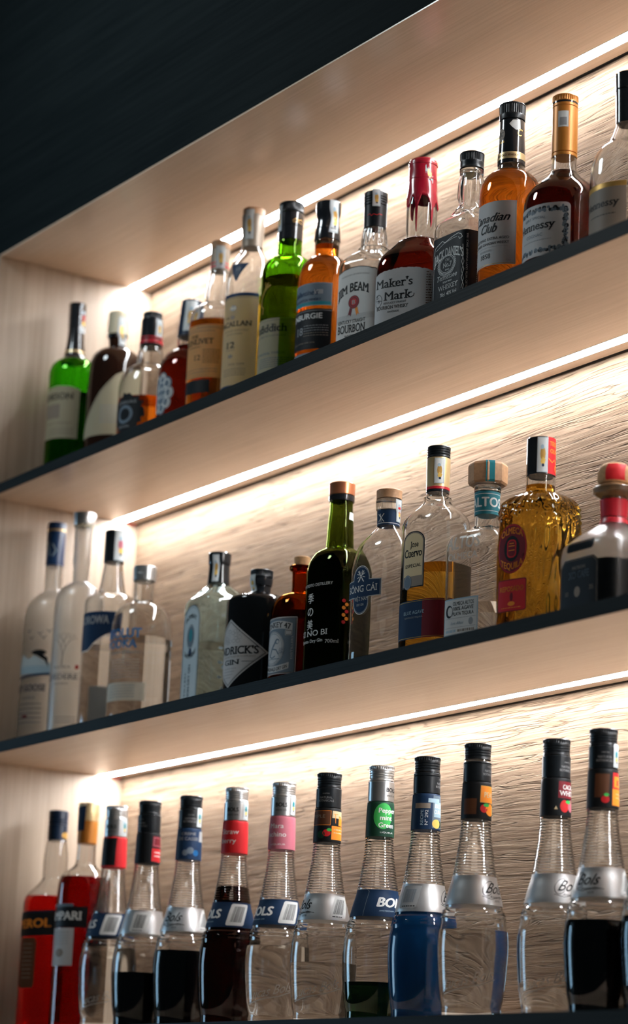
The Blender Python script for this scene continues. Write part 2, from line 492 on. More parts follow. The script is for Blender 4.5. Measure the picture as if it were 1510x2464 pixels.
        if dome:
            last = rg[-1]; z = zz[-1]
            for k in (1, 2, 3):
                sc = math.cos(k * PI / 6.6); dz = dome * math.sin(k * PI / 6.6)
                rg.append([(p[0]*sc, p[1]*sc, p[2] + dz * .001) for p in last])
        return link(name, s.rings_mesh(name, rg), mat, parent or s.root)
    def label(s, name, z0, u0=0.0, off=0.22, parent=None): return Label(s, name, z0, u0, off, parent)
def R(deg): return math.radians(deg)
class Label:
    """flat artwork in mm (u across, v up) wrapped onto the bottle as one mesh; (0, 0) sits at height z0, u0 mm round from the front"""
    def __init__(s, bottle, name, z0, u0, off, parent):
        s.bt, s.name, s.z0, s.u0, s.off, s.parent = bottle, name, z0, u0, off, parent
        s.v, s.f, s.mi, s.mats, s.layer = [], [], [], [], 0
    def slot(s, m):
        if m not in s.mats: s.mats.append(m)
        return s.mats.index(m)
    def _add(s, v2, faces, mat, layer, warp=None):
        bm = bmesh.new()
        vs = [bm.verts.new((x, y, 0)) for x, y in v2]
        for p in faces:
            try: bm.faces.new([vs[i] for i in p])
            except ValueError: pass
        if not bm.faces: bm.free(); return
        us = [p[0] for p in v2]; ws = [p[1] for p in v2]
        def cut(co, no):
            bmesh.ops.bisect_plane(bm, geom=bm.verts[:] + bm.edges[:] + bm.faces[:], dist=1e-5, plane_co=co, plane_no=no)
        st = 2.5
        k = math.floor(min(us)/st) + 1
        while k * st < max(us): cut((k*st, 0, 0), (1, 0, 0)); k += 1
        st = 4.0
        k = math.floor(min(ws)/st) + 1
        while k * st < max(ws): cut((0, k*st, 0), (0, 1, 0)); k += 1
        bm.verts.index_update()
        base = len(s.v); o = s.off + .07 * layer
        for q in bm.verts:
            u, w = q.co.x, q.co.y
            if warp: u, w = warp(u, w)
            z = s.z0 + w; n, b_ = s.bt.nb(z); r = s.bt.prof(z)
            p, nn = sec_at(n, b_, (u + s.u0) / r)
            s.v.append(((p[0]*r + nn[0]*o)*.001, (p[1]*r + nn[1]*o)*.001, z*.001))
        i = s.slot(mat)
        for fc in bm.faces:
            s.f.append(tuple(base + q.index for q in fc.verts)); s.mi.append(i)
        bm.free()
    def poly(s, pts, mat, layer=0, warp=None):
        area = sum(a[0]*b[1]-b[0]*a[1] for a, b in zip(pts, pts[1:]+pts[:1]))
        if area < 0: pts = pts[::-1]
        tri = tessellate_polygon([[Vector((x, y, 0)) for x, y in pts]])
        out = []
        for t in tri:
            a, b, c = (pts[i] for i in t)
            out.append(tuple(t) if (b[0]-a[0])*(c[1]-a[1])-(b[1]-a[1])*(c[0]-a[0]) > 0 else tuple(reversed(t)))
        s._add(pts, out, mat, layer, warp); return s
    def rect(s, u0, v0, u1, v1, mat, layer=0, warp=None): return s.poly([(u0, v0), (u1, v0), (u1, v1), (u0, v1)], mat, layer, warp)
    def rrect(s, u0, v0, u1, v1, rad, mat, layer=0, warp=None):
        pts = []
        for cx, cy_, a0 in ((u1-rad, v1-rad, 0), (u0+rad, v1-rad, 90), (u0+rad, v0+rad, 180), (u1-rad, v0+rad, 270)):
            for k in range(5): a = R(a0 + k*22.5); pts.append((cx + rad*math.cos(a), cy_ + rad*math.sin(a)))
        return s.poly(pts, mat, layer, warp)
    def ell(s, u, v, a, b, mat, layer=0, n=28, warp=None):
        return s.poly([(u + a*math.cos(2*PI*i/n), v + b*math.sin(2*PI*i/n)) for i in range(n)], mat, layer, warp)
    def ring(s, u, v, a, b, w, mat, layer=0, n=32, a0=0, a1=360):
        pts = [];f = []
        full = a1 - a0 >= 360
        for i in range(n + 1):
            t = R(a0 + (a1-a0)*i/n)
            pts += [(u + a*math.cos(t), v + b*math.sin(t)), (u + (a-w)*math.cos(t), v + (b-w)*math.sin(t))]
        f = [(2*i, 2*i+2, 2*i+3, 2*i+1) for i in range(n)]
        s._add(pts, f, mat, layer); return s
    def line(s, pts, w, mat, layer=0, closed=False, warp=None):
        ps = list(pts) + ([pts[0]] if closed else [])
        for i, (a, b) in enumerate(zip(ps, ps[1:])):
            dx, dy = b[0]-a[0], b[1]-a[1]; d = math.hypot(dx, dy) or 1
            nx, ny = -dy/d*w/2, dx/d*w/2; ex, ey = dx/d*w*.3, dy/d*w*.3
            s._add([(a[0]-ex+nx, a[1]-ey+ny), (a[0]-ex-nx, a[1]-ey-ny), (b[0]+ex-nx, b[1]+ey-ny), (b[0]+ex+nx, b[1]+ey+ny)], [(0, 1, 2, 3)], mat, layer, warp)
        return s
    def frame(s, u0, v0, u1, v1, w, mat, layer=1): return s.line([(u0, v0), (u1, v0), (u1, v1), (u0, v1)], w, mat, layer, True)
    def text(s, t, u, v, h, w, mat, layer=2, bold=0.0, italic=0.0, serif=False, rot=0.0, warp=None):
        """w: full width in mm (None: natural), h: cap height; centred on u, baseline v"""
        gv, gf = glyphs(t, bold, italic, serif)
        if not gv: return s
        x0, x1 = min(p[0] for p in gv), max(p[0] for p in gv)
        capv, _ = glyphs('H', 0, 0, False); hc = max(p[1] for p in capv)
        sy = h / hc; sx = (w / (x1 - x0)) if w else sy
        c, q = math.cos(R(rot)), math.sin(R(rot)); out = []
        for x, y in gv:
            X, Y = (x - (x0+x1)/2) * sx, y * sy
            out.append((u + X*c - Y*q, v + X*q + Y*c))
        s._add(out, gf, mat, layer, warp); return s
    def micro(s, u0, u1, v, mat, layer=2, h=0.9, seed=1):
        """a line of print too small to read"""
        r = random.Random(seed + int(v*10)); u = u0
        while u < u1:
            w = r.uniform(1.2, 4.2); s.rect(u, v, min(u1, u+w), v+h, mat, layer); u += w + .8
        return s
    def barcode(s, u0, v0, u1, v1, mat, layer=2, vertical=True):
        r = random.Random(3); u = u0
        while u < u1:
            w = r.uniform(.25, .8); s.rect(u, v0, min(u1, u+w), v1, mat, layer); u += w + r.uniform(.35, .7)
        return s
    def solid(s, depth):
        """turn the flat artwork into closed raised shapes"""
        bm = bmesh.new(); vs = [bm.verts.new(p) for p in s.v]
        for q in s.f:
            try: bm.faces.new([vs[i] for i in q])
            except ValueError: pass
        bmesh.ops.remove_doubles(bm, verts=bm.verts, dist=2e-6)
        bm.normal_update()
        r = bmesh.ops.extrude_face_region(bm, geom=bm.faces[:])
        up = [g for g in r['geom'] if isinstance(g, bmesh.types.BMVert)]
        for q in up:
            d = Vector((q.co.x, q.co.y, 0)); q.co += d.normalized() * depth * .001
        bmesh.ops.recalc_face_normals(bm, faces=bm.faces)
        bm.verts.index_update()
        s.v = [tuple(q.co) for q in bm.verts]; s.f = [tuple(q.index for q in fc.verts) for fc in bm.faces]; s.mi = [0] * len(s.f)
        bm.free(); return s
    def build(s):
        me = mesh_from(s.name, s.v, s.f, s.mi, smooth=True, angle=60)
        for m in s.mats: me.materials.append(m)
        return link(s.name, me, None, s.parent or s.bt.root)
def join(a, b):
    """make mesh b part of mesh a"""
    ma, mb = a.data, b.data; n = len(ma.vertices)
    v = [tuple(q.co) for q in ma.vertices] + [tuple(q.co) for q in mb.vertices]
    f = [tuple(p.vertices) for p in ma.polygons] + [tuple(i + n for i in p.vertices) for p in mb.polygons]
    k = len(ma.materials); mi = [p.material_index for p in ma.polygons] + [p.material_index + k for p in mb.polygons]
    me = mesh_from(a.name, v, f, mi, angle=60)
    for m in list(ma.materials) + list(mb.materials): me.materials.append(m)
    a.data = me; bpy.data.objects.remove(b)
    return a
def arch(k, u0=0.0):
    return lambda u, v: (u, v - k * (u - u0)**2)
def stamp(b, z0, z1, u, w, name='tax_stamp', c1='gold', off=0.95):
    """revenue stamp pasted over cap and neck"""
    L = b.label(name, z0, u, off); h = z1 - z0
    L.rect(-w/2, 0, w/2, h, K['stamp']).frame(-w/2+.8, .8, w/2-.8, h-.8, .5, K['ltblue'], 1)
    L.ell(.2, h*.52, w*.24, h*.20, K[c1], 1, 12).poly([(-w*.2, h*.3), (w*.1, h*.14), (w*.28, h*.36), (0, h*.44)], K['yellow'], 2)
    L.ell(-.4, h*.72, w*.16, h*.07, K['ltblue'], 2, 10).ell(.6, h*.2, w*.12, h*.05, K['navy'], 3, 8)
    return L.build()
# ------------------------------------------------------------ the setting
X1 = 2.25
ZA, ZB, Z0 = 0.79558, 0.39397, 1.18145
def structure(o): o['kind'] = 'structure'; return o
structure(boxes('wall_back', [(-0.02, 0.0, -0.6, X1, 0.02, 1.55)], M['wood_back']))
structure(boxes('wall_left', [(-0.02, -0.271, -0.6, 0.0, 0.0, Z0 + 0.0020)], M['wood_side']))
structure(boxes('wall_right', [(X1, -0.271, -0.6, X1 + 0.02, 0.02, Z0 + 0.0020)], M['wood_side']))
T = 0.01598
def board(z, front, name_parent, edge=True):
    """shelf board with a lamp channel near the back and a shadow gap at the wall"""
    y0 = -front + (0.0012 if edge else 0.0)
    sec = [(y0, z), (-0.0437, z), (-0.0437, z + 0.007), (-0.0234, z + 0.007), (-0.0234, z), (-0.0056, z), (-0.0056, z + T - 0.0004), (y0, z + T - 0.0004)]
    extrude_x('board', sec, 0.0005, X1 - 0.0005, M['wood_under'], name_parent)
    boxes('bounce_top', [(0.0005, y0, z + T - 0.0004, X1 - 0.0005, -0.0006, z + T)], M['shelf_top'], name_parent)
    boxes('shadow_gap_strip', [(0.0005, -0.0056, z + 0.0005, X1 - 0.0005, -0.0006, z + T - 0.0004)], M['black_gap'], name_parent)
    if edge:
        boxes('front_edging', [(0.0005, -front, z, X1 - 0.0005, y0, z + T + 0.0002)], M['black_edge'], name_parent)
def shelf(z, label, tape):
    s = empty('wall_shelf', label, 'shelf', (0, 0, 0), 0, 'bar shelves on the back wall')
    board(z, 0.258, s)
    if tape:
        boxes('red_tape', [(0.0006, -0.0215, z - 0.0022, 0.0030, -0.0020, z - 0.0002)], M['red_tape'], s)['label'] = 'scrap of red tape in the back corner'
    return s
shelf(ZA, 'upper wooden shelf with black front edge carrying the row of whisky bottles', True)
shelf(ZB, 'middle wooden shelf with black front edge carrying the gin, vodka and tequila bottles', True)
s = empty('wall_shelf', 'lowest dark fronted shelf carrying the row of liqueur bottles with ribbed necks', 'shelf', (0, 0, 0), 0, 'bar shelves on the back wall')
boxes('board', [(0.0005, -0.2568, -0.030, X1 - 0.0005, -0.0006, -0.0004)], M['wood_under'], s)
boxes('bounce_top', [(0.0005, -0.2568, -0.0004, X1 - 0.0005, -0.0006, 0.0)], M['shelf_top'], s)
boxes('front_edging', [(0.0005, -0.258, -0.030, X1 - 0.0005, -0.2568, 0.0002)], M['black_edge'], s)
s = empty('overhead_cabinet', 'dark fronted overhead cabinet above the top row of bottles', 'cabinet', (0, 0, 0))
y0 = -0.2515
extrude_x('bottom_panel', [(y0, Z0), (-0.0437, Z0), (-0.0437, Z0 + 0.007), (-0.0234, Z0 + 0.007), (-0.0234, Z0), (-0.0056, Z0), (-0.0056, Z0 + T), (y0, Z0 + T)], 0.0005, X1 - 0.0005, M['wood_under'], s)
boxes('front_lip', [(0.0005, -0.2710, Z0, X1 - 0.0005, y0, Z0 + 0.0022)], M['wood_under'], s)
boxes('shadow_gap_strip', [(0.0005, -0.0056, Z0 + 0.0005, X1 - 0.0005, -0.0006, Z0 + T)], M['black_gap'], s)
boxes('front_panel', [(-0.60, -0.2716, Z0 + 0.0022, X1 + .3, -0.2516, 1.85)], M['dark_panel'], s)
def led(z, label):
    s = empty('led_strip_light', label, 'light', (0, 0, 0), 0, 'strip lights under the shelves')
    extrude_x('channel', [(-0.0436, z - 0.0002), (-0.0424, z - 0.0002), (-0.0424, z + 0.0035), (-0.0247, z + 0.0035), (-0.0247, z - 0.0002), (-0.0235, z - 0.0002), (-0.0235, z + 0.0068), (-0.0436, z + 0.0068)],
              0.001, X1 - 0.001, M['alu'], s)
    n = 45; v = []; f = []
    for i in range(n + 1):
        x = 0.0012 + (X1 - 0.0024) * i / n
        v += [(x, -0.0423, z - 0.0001), (x, -0.0248, z - 0.0001), (x, -0.0248, z + 0.0030), (x, -0.0423, z + 0.0030)]
    for i in range(n):
        a = 4 * i; b = a + 4
        f += [(a, a+1, b+1, b), (a+1, a+2, b+2, b+1), (a+2, a+3, b+3, b+2), (a+3, a, b, b+3)]
    f += [(3, 2, 1, 0), (4*n, 4*n+1, 4*n+2, 4*n+3)]
    o = link('diffuser', mesh_from('diffuser', v, f, smooth=False), M['led'], s)
    bm = bmesh.new(); bm.from_mesh(o.data); bmesh.ops.recalc_face_normals(bm, faces=bm.faces); bm.to_mesh(o.data); bm.free()
led(Z0, 'glowing white strip light under the overhead cabinet')
led(ZA, 'glowing white strip light under the whisky shelf')
led(ZB, 'glowing white strip light under the gin and tequila shelf')

P = {}
P['jameson'] = ((0.0580, -0.1600), [(301.8, 12.6), (260.2, 11.8), (215.1, 15.7), (208.8, 19.6), (203.8, 27.7), (195.1, 34.3), (182.6, 37.0), (160.3, 36.4)], None, None)
P['monkeysh'] = ((0.1472, -0.1350), [(270.4, 14.8), (230.8, 15.1), (225.9, 13.2), (211.1, 12.2), (207.4, 22.6), (201.3, 31.2), (189.0, 37.9), (179.2, 39.6), (144.9, 40.7)], None, None)
P['chivclear'] = ((0.2813, -0.1500), [(228.9, 14.1), (220.5, 13.6), (218.1, 15.3), (208.5, 15.2), (175.1, 16.6), (171.5, 17.6), (160.8, 19.2), (149.0, 19.6), (144.2, 27.3), (137.1, 35.9), (125.3, 40.9), (106.4, 43.6)], None, None)
P['chivas'] = ((0.3433, -0.1150), [(246.9, 13.6), (221.9, 15.1), (183.9, 17.5), (162.7, 17.0), (160.8, 21.9), (155.6, 30.2), (146.2, 35.7), (136.8, 40.4), (122.7, 42.2)], None, None)
P['glenlivet'] = ((0.4510, -0.1400), [(298.3, 13.9), (290.1, 13.5), (250.4, 12.5), (241.1, 14.7), (222.6, 17.0), (201.7, 17.6), (198.3, 22.3), (191.3, 32.5), (183.3, 37.5), (176.4, 38.7), (153.4, 38.3)], None, None)
P['macallan'] = ((0.5213, -0.1300), [(330.4, 15.8), (317.6, 15.1), (315.3, 15.9), (268.0, 14.4), (262.3, 15.8), (251.9, 21.9), (242.7, 27.3), (229.0, 32.0), (215.3, 33.9), (194.8, 34.1)], None, None)
P['glenfid'] = ((0.6209, -0.1300), [(309.9, 16.5), (296.3, 16.2), (291.8, 16.9), (249.0, 16.4), (228.8, 16.5), (226.5, 19.0), (222.1, 26.8), (215.3, 32.9), (208.6, 35.3), (197.5, 36.3), (179.7, 36.0)], None, None)
P['burgie'] = ((0.7145, -0.1300), [(283.0, 16.3), (266.4, 16.2), (253.2, 14.0), (235.6, 16.1), (223.5, 16.8), (202.7, 15.9), (200.5, 16.3), (197.2, 22.4), (191.8, 28.3), (183.1, 34.2), (172.2, 36.2), (159.1, 37.0)], None, None)
P['jim'] = ((0.8264, -0.1300), [(263.4, 15.2), (209.9, 14.2), (207.7, 14.5), (192.8, 16.4), (182.2, 17.2), (180.1, 20.5), (175.8, 20.9), (173.7, 23.3), (167.3, 28.1), (161.0, 33.7), (154.6, 36.5), (146.1, 36.7)], 167.3, 173.7)
P['maker'] = ((0.9243, -0.1250), [(283.4, 16.1), (272.3, 16.8), (247.0, 17.0), (231.3, 17.9), (217.2, 19.2), (207.8, 19.8), (184.3, 19.7), (167.2, 19.1), (164.1, 23.5), (161.0, 25.0), (151.6, 31.7), (143.9, 38.4), (136.1, 43.2), (126.8, 45.7), (114.5, 46.6)], 161.0, 164.1)
P['jack'] = ((1.0353, -0.1300), [(253.1, 14.8), (227.8, 14.0), (227.0, 14.5), (220.9, 13.8), (204.1, 16.0), (191.9, 16.3), (179.8, 14.5), (175.2, 16.8), (172.2, 19.3), (169.2, 18.2), (158.6, 27.7), (151.0, 34.2), (145.0, 35.1)], 169.2, 172.2)
P['cc'] = ((1.1218, -0.1350), [(288.0, 15.7), (261.6, 14.9), (260.1, 14.5), (224.1, 15.5), (201.7, 16.3), (197.2, 16.6), (194.2, 19.6), (189.8, 26.6), (182.3, 32.7), (171.9, 36.2), (160.1, 37.3)], None, None)
P['henn'] = ((1.2233, -0.1350), [(264.0, 14.7), (253.0, 14.8), (251.5, 14.5), (181.6, 14.6), (162.8, 15.3), (159.9, 17.3), (154.1, 22.6), (145.5, 32.0), (136.8, 40.0), (126.8, 45.2), (112.4, 46.3)], None, None)
P['hennv'] = ((1.3441, -0.1400), [(249.9, 15.1), (182.8, 13.8), (173.0, 16.4), (159.0, 22.8), (152.0, 30.7), (140.8, 37.8), (131.1, 40.9), (122.7, 41.7), (110.2, 42.5)], None, None)
P['goose'] = ((0.0492, -0.1650), [(353.1, 13.9), (342.1, 13.5), (337.2, 13.8), (283.8, 13.2), (248.4, 12.5), (244.5, 13.8), (236.7, 21.9), (228.8, 31.0), (219.1, 36.1), (199.6, 39.1)], None, None)
P['belv'] = ((0.1424, -0.1680), [(352.1, 16.2), (330.7, 14.5), (328.7, 13.2), (281.3, 12.7), (244.7, 11.2), (238.9, 17.5), (233.2, 26.5), (223.6, 32.1), (214.0, 34.6), (185.3, 35.5)], None, None)
P['wyb'] = ((0.2218, -0.1570), [(311.5, 14.6), (262.0, 14.1), (260.1, 14.0), (241.1, 16.0), (224.1, 18.6), (215.6, 20.5), (212.8, 25.3), (207.2, 34.7), (201.5, 38.0), (194.0, 38.5)], None, None)
P['absolut'] = ((0.3042, -0.1500), [(245.5, 16.3), (221.4, 15.6), (220.4, 14.4), (191.7, 14.5), (188.0, 20.7), (182.5, 31.4), (173.3, 37.9), (164.0, 41.3), (149.3, 43.7), (127.3, 43.6)], None, None)
P['bombay'] = ((0.4689, -0.1250), [(241.2, 15.7), (223.2, 14.8), (220.5, 14.1), (193.6, 15.3), (186.5, 22.6), (177.5, 33.0), (170.4, 40.1), (164.2, 42.8)], 186.5, 193.6)
P['hend'] = ((0.5888, -0.1300), [(196.2, 14.7), (184.0, 14.6), (182.3, 15.2), (171.9, 14.1), (170.1, 12.6), (162.3, 12.2), (160.6, 17.2), (158.0, 25.6), (154.5, 39.0), (151.1, 43.5), (146.7, 45.0)], None, None)
P['monk'] = ((0.6877, -0.1300), [(196.8, 10.6), (183.5, 10.0), (182.8, 15.4), (178.1, 15.2), (175.5, 12.3), (149.3, 11.9), (146.7, 12.6), (144.2, 21.1), (139.1, 29.1), (132.4, 33.8), (122.3, 37.1), (112.2, 37.8)], None, None)
P['kinobi'] = ((0.7750, -0.1300), [(280.6, 16.5), (261.4, 16.0), (253.2, 15.7), (252.2, 14.6), (218.5, 16.6), (191.3, 18.1), (189.1, 20.0), (185.9, 25.3), (178.6, 30.5), (167.8, 34.8), (157.0, 36.5)], 189.1, 191.3)
P['song'] = ((0.8820, -0.1300), [(250.7, 16.0), (236.8, 15.5), (235.6, 15.8), (221.4, 15.3), (220.5, 14.2), (201.0, 13.7), (195.7, 17.9), (185.1, 27.9), (174.6, 36.1), (164.0, 40.0), (153.5, 43.1), (139.5, 45.5), (111.5, 45.4)], 195.7, 201.0)
P['cuervo'] = ((0.9778, -0.1250), [(287.8, 14.0), (272.1, 13.5), (269.5, 14.1), (226.0, 13.7), (221.7, 13.9), (219.9, 16.9), (214.7, 17.0), (210.4, 19.9), (203.5, 28.0), (196.6, 35.2), (191.4, 38.8), (182.8, 41.1)], 210.4, 214.7)
P['altos'] = ((1.0850, -0.1300), [(244.0, 22.5), (214.5, 21.1), (213.7, 15.1), (206.8, 14.9), (176.7, 14.4), (163.6, 14.9), (161.3, 16.3), (157.5, 24.1), (152.9, 33.2), (148.3, 38.0), (142.2, 40.5), (136.1, 41.4)], 161.3, 163.6)
P['olmeca'] = ((1.1790, -0.1250), [(256.1, 15.9), (208.4, 16.3), (206.8, 17.0), (188.0, 16.7), (185.0, 23.9), (180.5, 33.2), (174.5, 39.8), (168.5, 42.6), (150.5, 43.1)], 185.0, 188.0)
P['patron'] = ((1.3222, -0.1350), [(194.7, 9.1), (188.9, 14.9), (180.2, 18.5), (173.0, 18.6), (168.0, 17.1), (165.8, 23.0), (157.2, 22.6), (152.9, 15.5), (128.5, 14.2), (122.8, 15.8), (119.9, 17.4), (111.4, 29.0), (101.4, 40.6), (94.3, 46.4), (80.1, 48.3)], 119.9, 122.8)
P['aperol'] = ((0.0660, -0.1380), [(324.3, 14.0), (280.5, 14.0), (278.5, 14.7), (248.1, 17.8), (223.9, 17.4), (219.9, 19.5), (211.8, 26.2), (203.8, 34.5), (195.7, 40.5), (185.7, 42.9), (157.7, 43.4)], None, None)
P['campari'] = ((0.1591, -0.1380), [(327.5, 14.7), (267.7, 13.6), (265.7, 13.4), (243.9, 14.2), (236.0, 16.1), (230.0, 23.8), (224.1, 31.4), (218.2, 35.1), (206.4, 37.3), (172.9, 38.5)], None, None)
P['bols'] = ((1.0796, -0.1300), [(317.9, 15.5), (299.5, 14.6), (297.2, 15.7), (271.9, 15.6), (271.2, 16.2), (227.1, 16.8), (204.4, 18.6), (189.4, 20.9), (174.3, 23.2), (164.6, 25.1), (147.4, 29.0), (129.5, 32.3), (123.5, 35.5), (114.6, 37.2), (102.8, 39.2), (85.0, 40.2), (62.9, 39.2), (40.8, 37.4), (26.2, 35.5), (15.9, 33.7)], None, None)
def mk(key, name, label, cat, rot=0, n=2.0, b=1.0, loc=None, **kw):
    (x, y), prof, zc, zn = P[key]
    if loc: x, y = loc
    return Bottle(name, label, cat, kw.pop('shelf'), x, y, rot, prof, n, b, zc, zn, **kw)
GW, GV, GG, GT, GL, GA = ('whisky and cognac bottles on the upper shelf', 'vodka bottles on the middle shelf', 'gin bottles on the middle shelf',
                     'tequila bottles on the middle shelf', 'ribbed neck liqueur bottles on the lowest shelf', 'red aperitif bottles on the lowest shelf')

# ---- upper shelf -------------------------------------------------------------------------------
b = mk('jameson', 'whisky_bottle', 'bright green glass whisky bottle with black neck foil beside the side panel', 'bottle', shelf='A', group=GW)
b.glass(M['green'], 214)
b.liquid(150, M['l_shade'])
b.sleeve('neck_capsule', 206.5, 262, C['gloss'], .6, bev=.6); b.sleeve('cap', 262.4, 300, C['gloss'], 1.0, grooves=(276,))
b.sleeve('gold_band', 218, 221.5, C['gold'], .95, bev=.3)
L = b.label('front_label', 118, 18); L.poly([(-36, -44), (34, -44), (34, 34), (20, 38), (0, 39.5), (-20, 38), (-36, 34)], K['shadedcream'])
L.text('JAMESON', -7, 18, 9.5, 64, K['ink'], 2, .02, serif=1).rect(-26, -12, 4, 10, K['taupe'], 1).text('IRISH WHISKEY', 2, -22, 3.4, 44, K['taupe'], 2, serif=1)
for k in range(4): L.micro(-14, 28, -29 - k*3.2, K['taupe'], seed=k)
L.build(); stamp(b, 252, 296, 24, 15, c1='red')

b = mk('monkeysh', 'whisky_bottle', 'dark brown round shouldered whisky bottle with cream cap and slanted cream label', 'bottle', shelf='A', group=GW)
b.glass(M['darkbrown'], 232, solid_=True)
b.sleeve('cap', 232, 268, C['cream'], .5, dome=1.5); b.sleeve('neck_ring', 226, 231, C['gloss'], .8)
L = b.label('front_label', 110, 30); L.poly([(-50, -48), (60, -44), (62, 66), (40, 62), (15, 48), (-8, 22), (-35, -20), (-50, -40)], K['shadedcream'])
L.line([(60, 62), (38, 58), (14, 44), (-8, 18), (-30, -16)], 1.0, K['taupe'], 1)
for k in range(6): L.micro(-6, 34, -2 - k*5, K['grey'], 1, 1.4, k)
L.build(); stamp(b, 214, 258, 22, 12)

b = mk('chivclear', 'whisky_bottle', 'half empty clear whisky bottle with orange whisky, ragged black label and black cap', 'bottle', shelf='A', group=GW)
b.glass(M['clear'], 176, seg=56)
b.liquid(92, M['l_orange'])
b.sleeve('cap', 219.5, 229, C['black'], .5, knurl=(221, 227)); b.sleeve('neck_capsule', 176, 218.6, C['gloss'], .7)
b.sleeve('red_band', 180, 186, C['red'], 1.0, bev=.3); b.sleeve('red_band', 188.5, 190.5, C['red'], 1.0, bev=.3)
L = b.label('front_label', 66, 12)
pts = []
for k in range(36):
    a = 2*PI*k/36; rr = 1 + .10*math.sin(k*2.7) + .05*math.sin(k*5.1); pts.append((30*rr*math.cos(a), 29*rr*math.sin(a)))
L.poly(pts, K['ink']).ell(-2, -2, 15, 14, K['steel'], 1).ell(-2, -2, 10, 9, K['ink'], 2)
L.text('CHIVAS', 0, 14, 4.2, 36, K['grey'], 2, serif=1).text('REGAL', -2, -22, 3.4, 22, K['grey'], 2, serif=1); L.build(); stamp(b, 190, 217, 28, 12)

b = mk('chivas', 'whisky_bottle', 'red amber whisky bottle with blue black cap and ornate crest label', 'bottle', shelf='A', group=GW, loc=(.368, -.135), zs=.94)
b.glass(M['clear'], 173)
b.liquid(160, M['l_brown'])
b.sleeve('cap', 205, 229, C['navy'], .6); b.sleeve('neck_capsule', 173, 204.4, C['navy'], .5)
L = b.label('front_label', 80, 0)
for k in range(9):
    a = 2*PI*k/9; L.ell(16*math.cos(a), 22*math.sin(a), 9, 10, K['steel'] if k % 2 else K['grey'], 0, 14); L.ring(16*math.cos(a), 22*math.sin(a), 6, 7, 1.4, K['white'], 1, 12)
L.ell(0, 0, 17, 23, K['steel'], 1).text('CHIVAS', 0, 4, 6, 26, K['white'], 2, serif=1).text('REGAL', 3, -7, 6, 24, K['white'], 2, serif=1); L.build(); stamp(b, 179, 226, 16, 17)

b = mk('glenlivet', 'whisky_bottle', 'amber whisky bottle with translucent cream label reading 12 and a bulged clear neck', 'bottle', shelf='A', group=GW)
b.glass(M['clear'], 252)
b.liquid(170, M['l_amber'])
b.sleeve('cap', 284, 294.5, C['wood'], .4); b.sleeve('neck_capsule', 250, 283.6, C['taupe'], .5)
b.sleeve('red_band', 254, 257, C['red'], .9, bev=.3); b.sleeve('red_band', 260, 262, C['red'], .9, bev=.3)
L = b.label('front_label', 120, 8); L.rect(-44, -38, 43, 40, K['amberlit'])
L.text('THE', -2, 21, 4.6, 15, K['ink'], 2, .015, serif=1).text('GLENLIVET', 0, 11.5, 7.6, 58, K['ink'], 2, .015, serif=1).text('12', 5, -12, 7.5, 11, K['brown'], 2, serif=1)
L.micro(-14, 10, 7, K['brown']).line([(-40, 34), (40, 34)], .5, K['taupe'], 1).micro(-24, 30, 30, K['taupe']).micro(2, 36, 36, K['taupe'])
for k in range(7): L.micro(14, 38, 2 - k*3.1, K['brown'], 2, .9, k)
for k in range(2): L.micro(-20, 36, -26 - k*4, K['taupe'], 2, .8, k)
L.rect(-44, -60, 26, -41, K['ink']); L.build(); stamp(b, 252, 286, 14, 12)

b = mk('macallan', 'whisky_bottle', 'tall clear whisky bottle with dark triangle on its shoulder and long cream label', 'bottle', shelf='A', group=GW)
b.glass(M['clear'], 268)
b.liquid(190, M['l_yellow'])
b.sleeve('cap', 316.5, 326, C['wood'], .4); b.sleeve('neck_capsule', 268, 316, C['taupe'], .5)
L = b.label('front_label', 130, 8); L.rect(-38, -76, 40, 62, K['backlit']).rect(-38, 57, 40, 62, K['navy'], 1).line([(-38, 55), (40, 55)], .6, K['taupe'], 1)
L.text('THE', -8, 25, 3.4, 10, K['ink'], 2, serif=1).text('MACALLAN', 2, 13.5, 7.2, 60, K['ink'], 2, .02, serif=1).text('12', 1, -18, 8.6, 15, K['ink'], 2, .012, serif=1)
L.ell(3, 40, 6, 4, K['grey'], 1).ell(1, 40, 2.4, 2.2, K['creampaper'], 2).ell(6, 40, 2.4, 2.2, K['creampaper'], 2).ell(3, 27, 3.5, 3, K['taupe'], 1)
L.text('HIGHLAND SINGLE MALT', 8, 6, 2.2, 40, K['taupe'], 2, serif=1).text('SCOTCH WHISKY', 6, 1, 2.2, 28, K['taupe'], 2, serif=1)
L.line([(-7, -21), (9, -21)], .5, K['taupe'], 1).ell(2, -30, 4, 2.6, K['taupe'], 1).text('FINE OAK', 12, -43, 2.6, 26, K['taupe'], 2, serif=1)
for k in range(4): L.micro(-10, 26, -49 - k*3, K['taupe'], 2, .9, k)
L.rect(-38, -78, 40, -72, K['navy'], 1); L.build()
L = b.label('shoulder_label', 212, 13); L.poly([(-14, 25), (15, 25), (2, -2), (-1, -2)], K['navy']).text('12', 1, 14, 4.2, 6.5, K['grey'], 1, serif=1); L.build()
stamp(b, 278, 322, 10, 12)

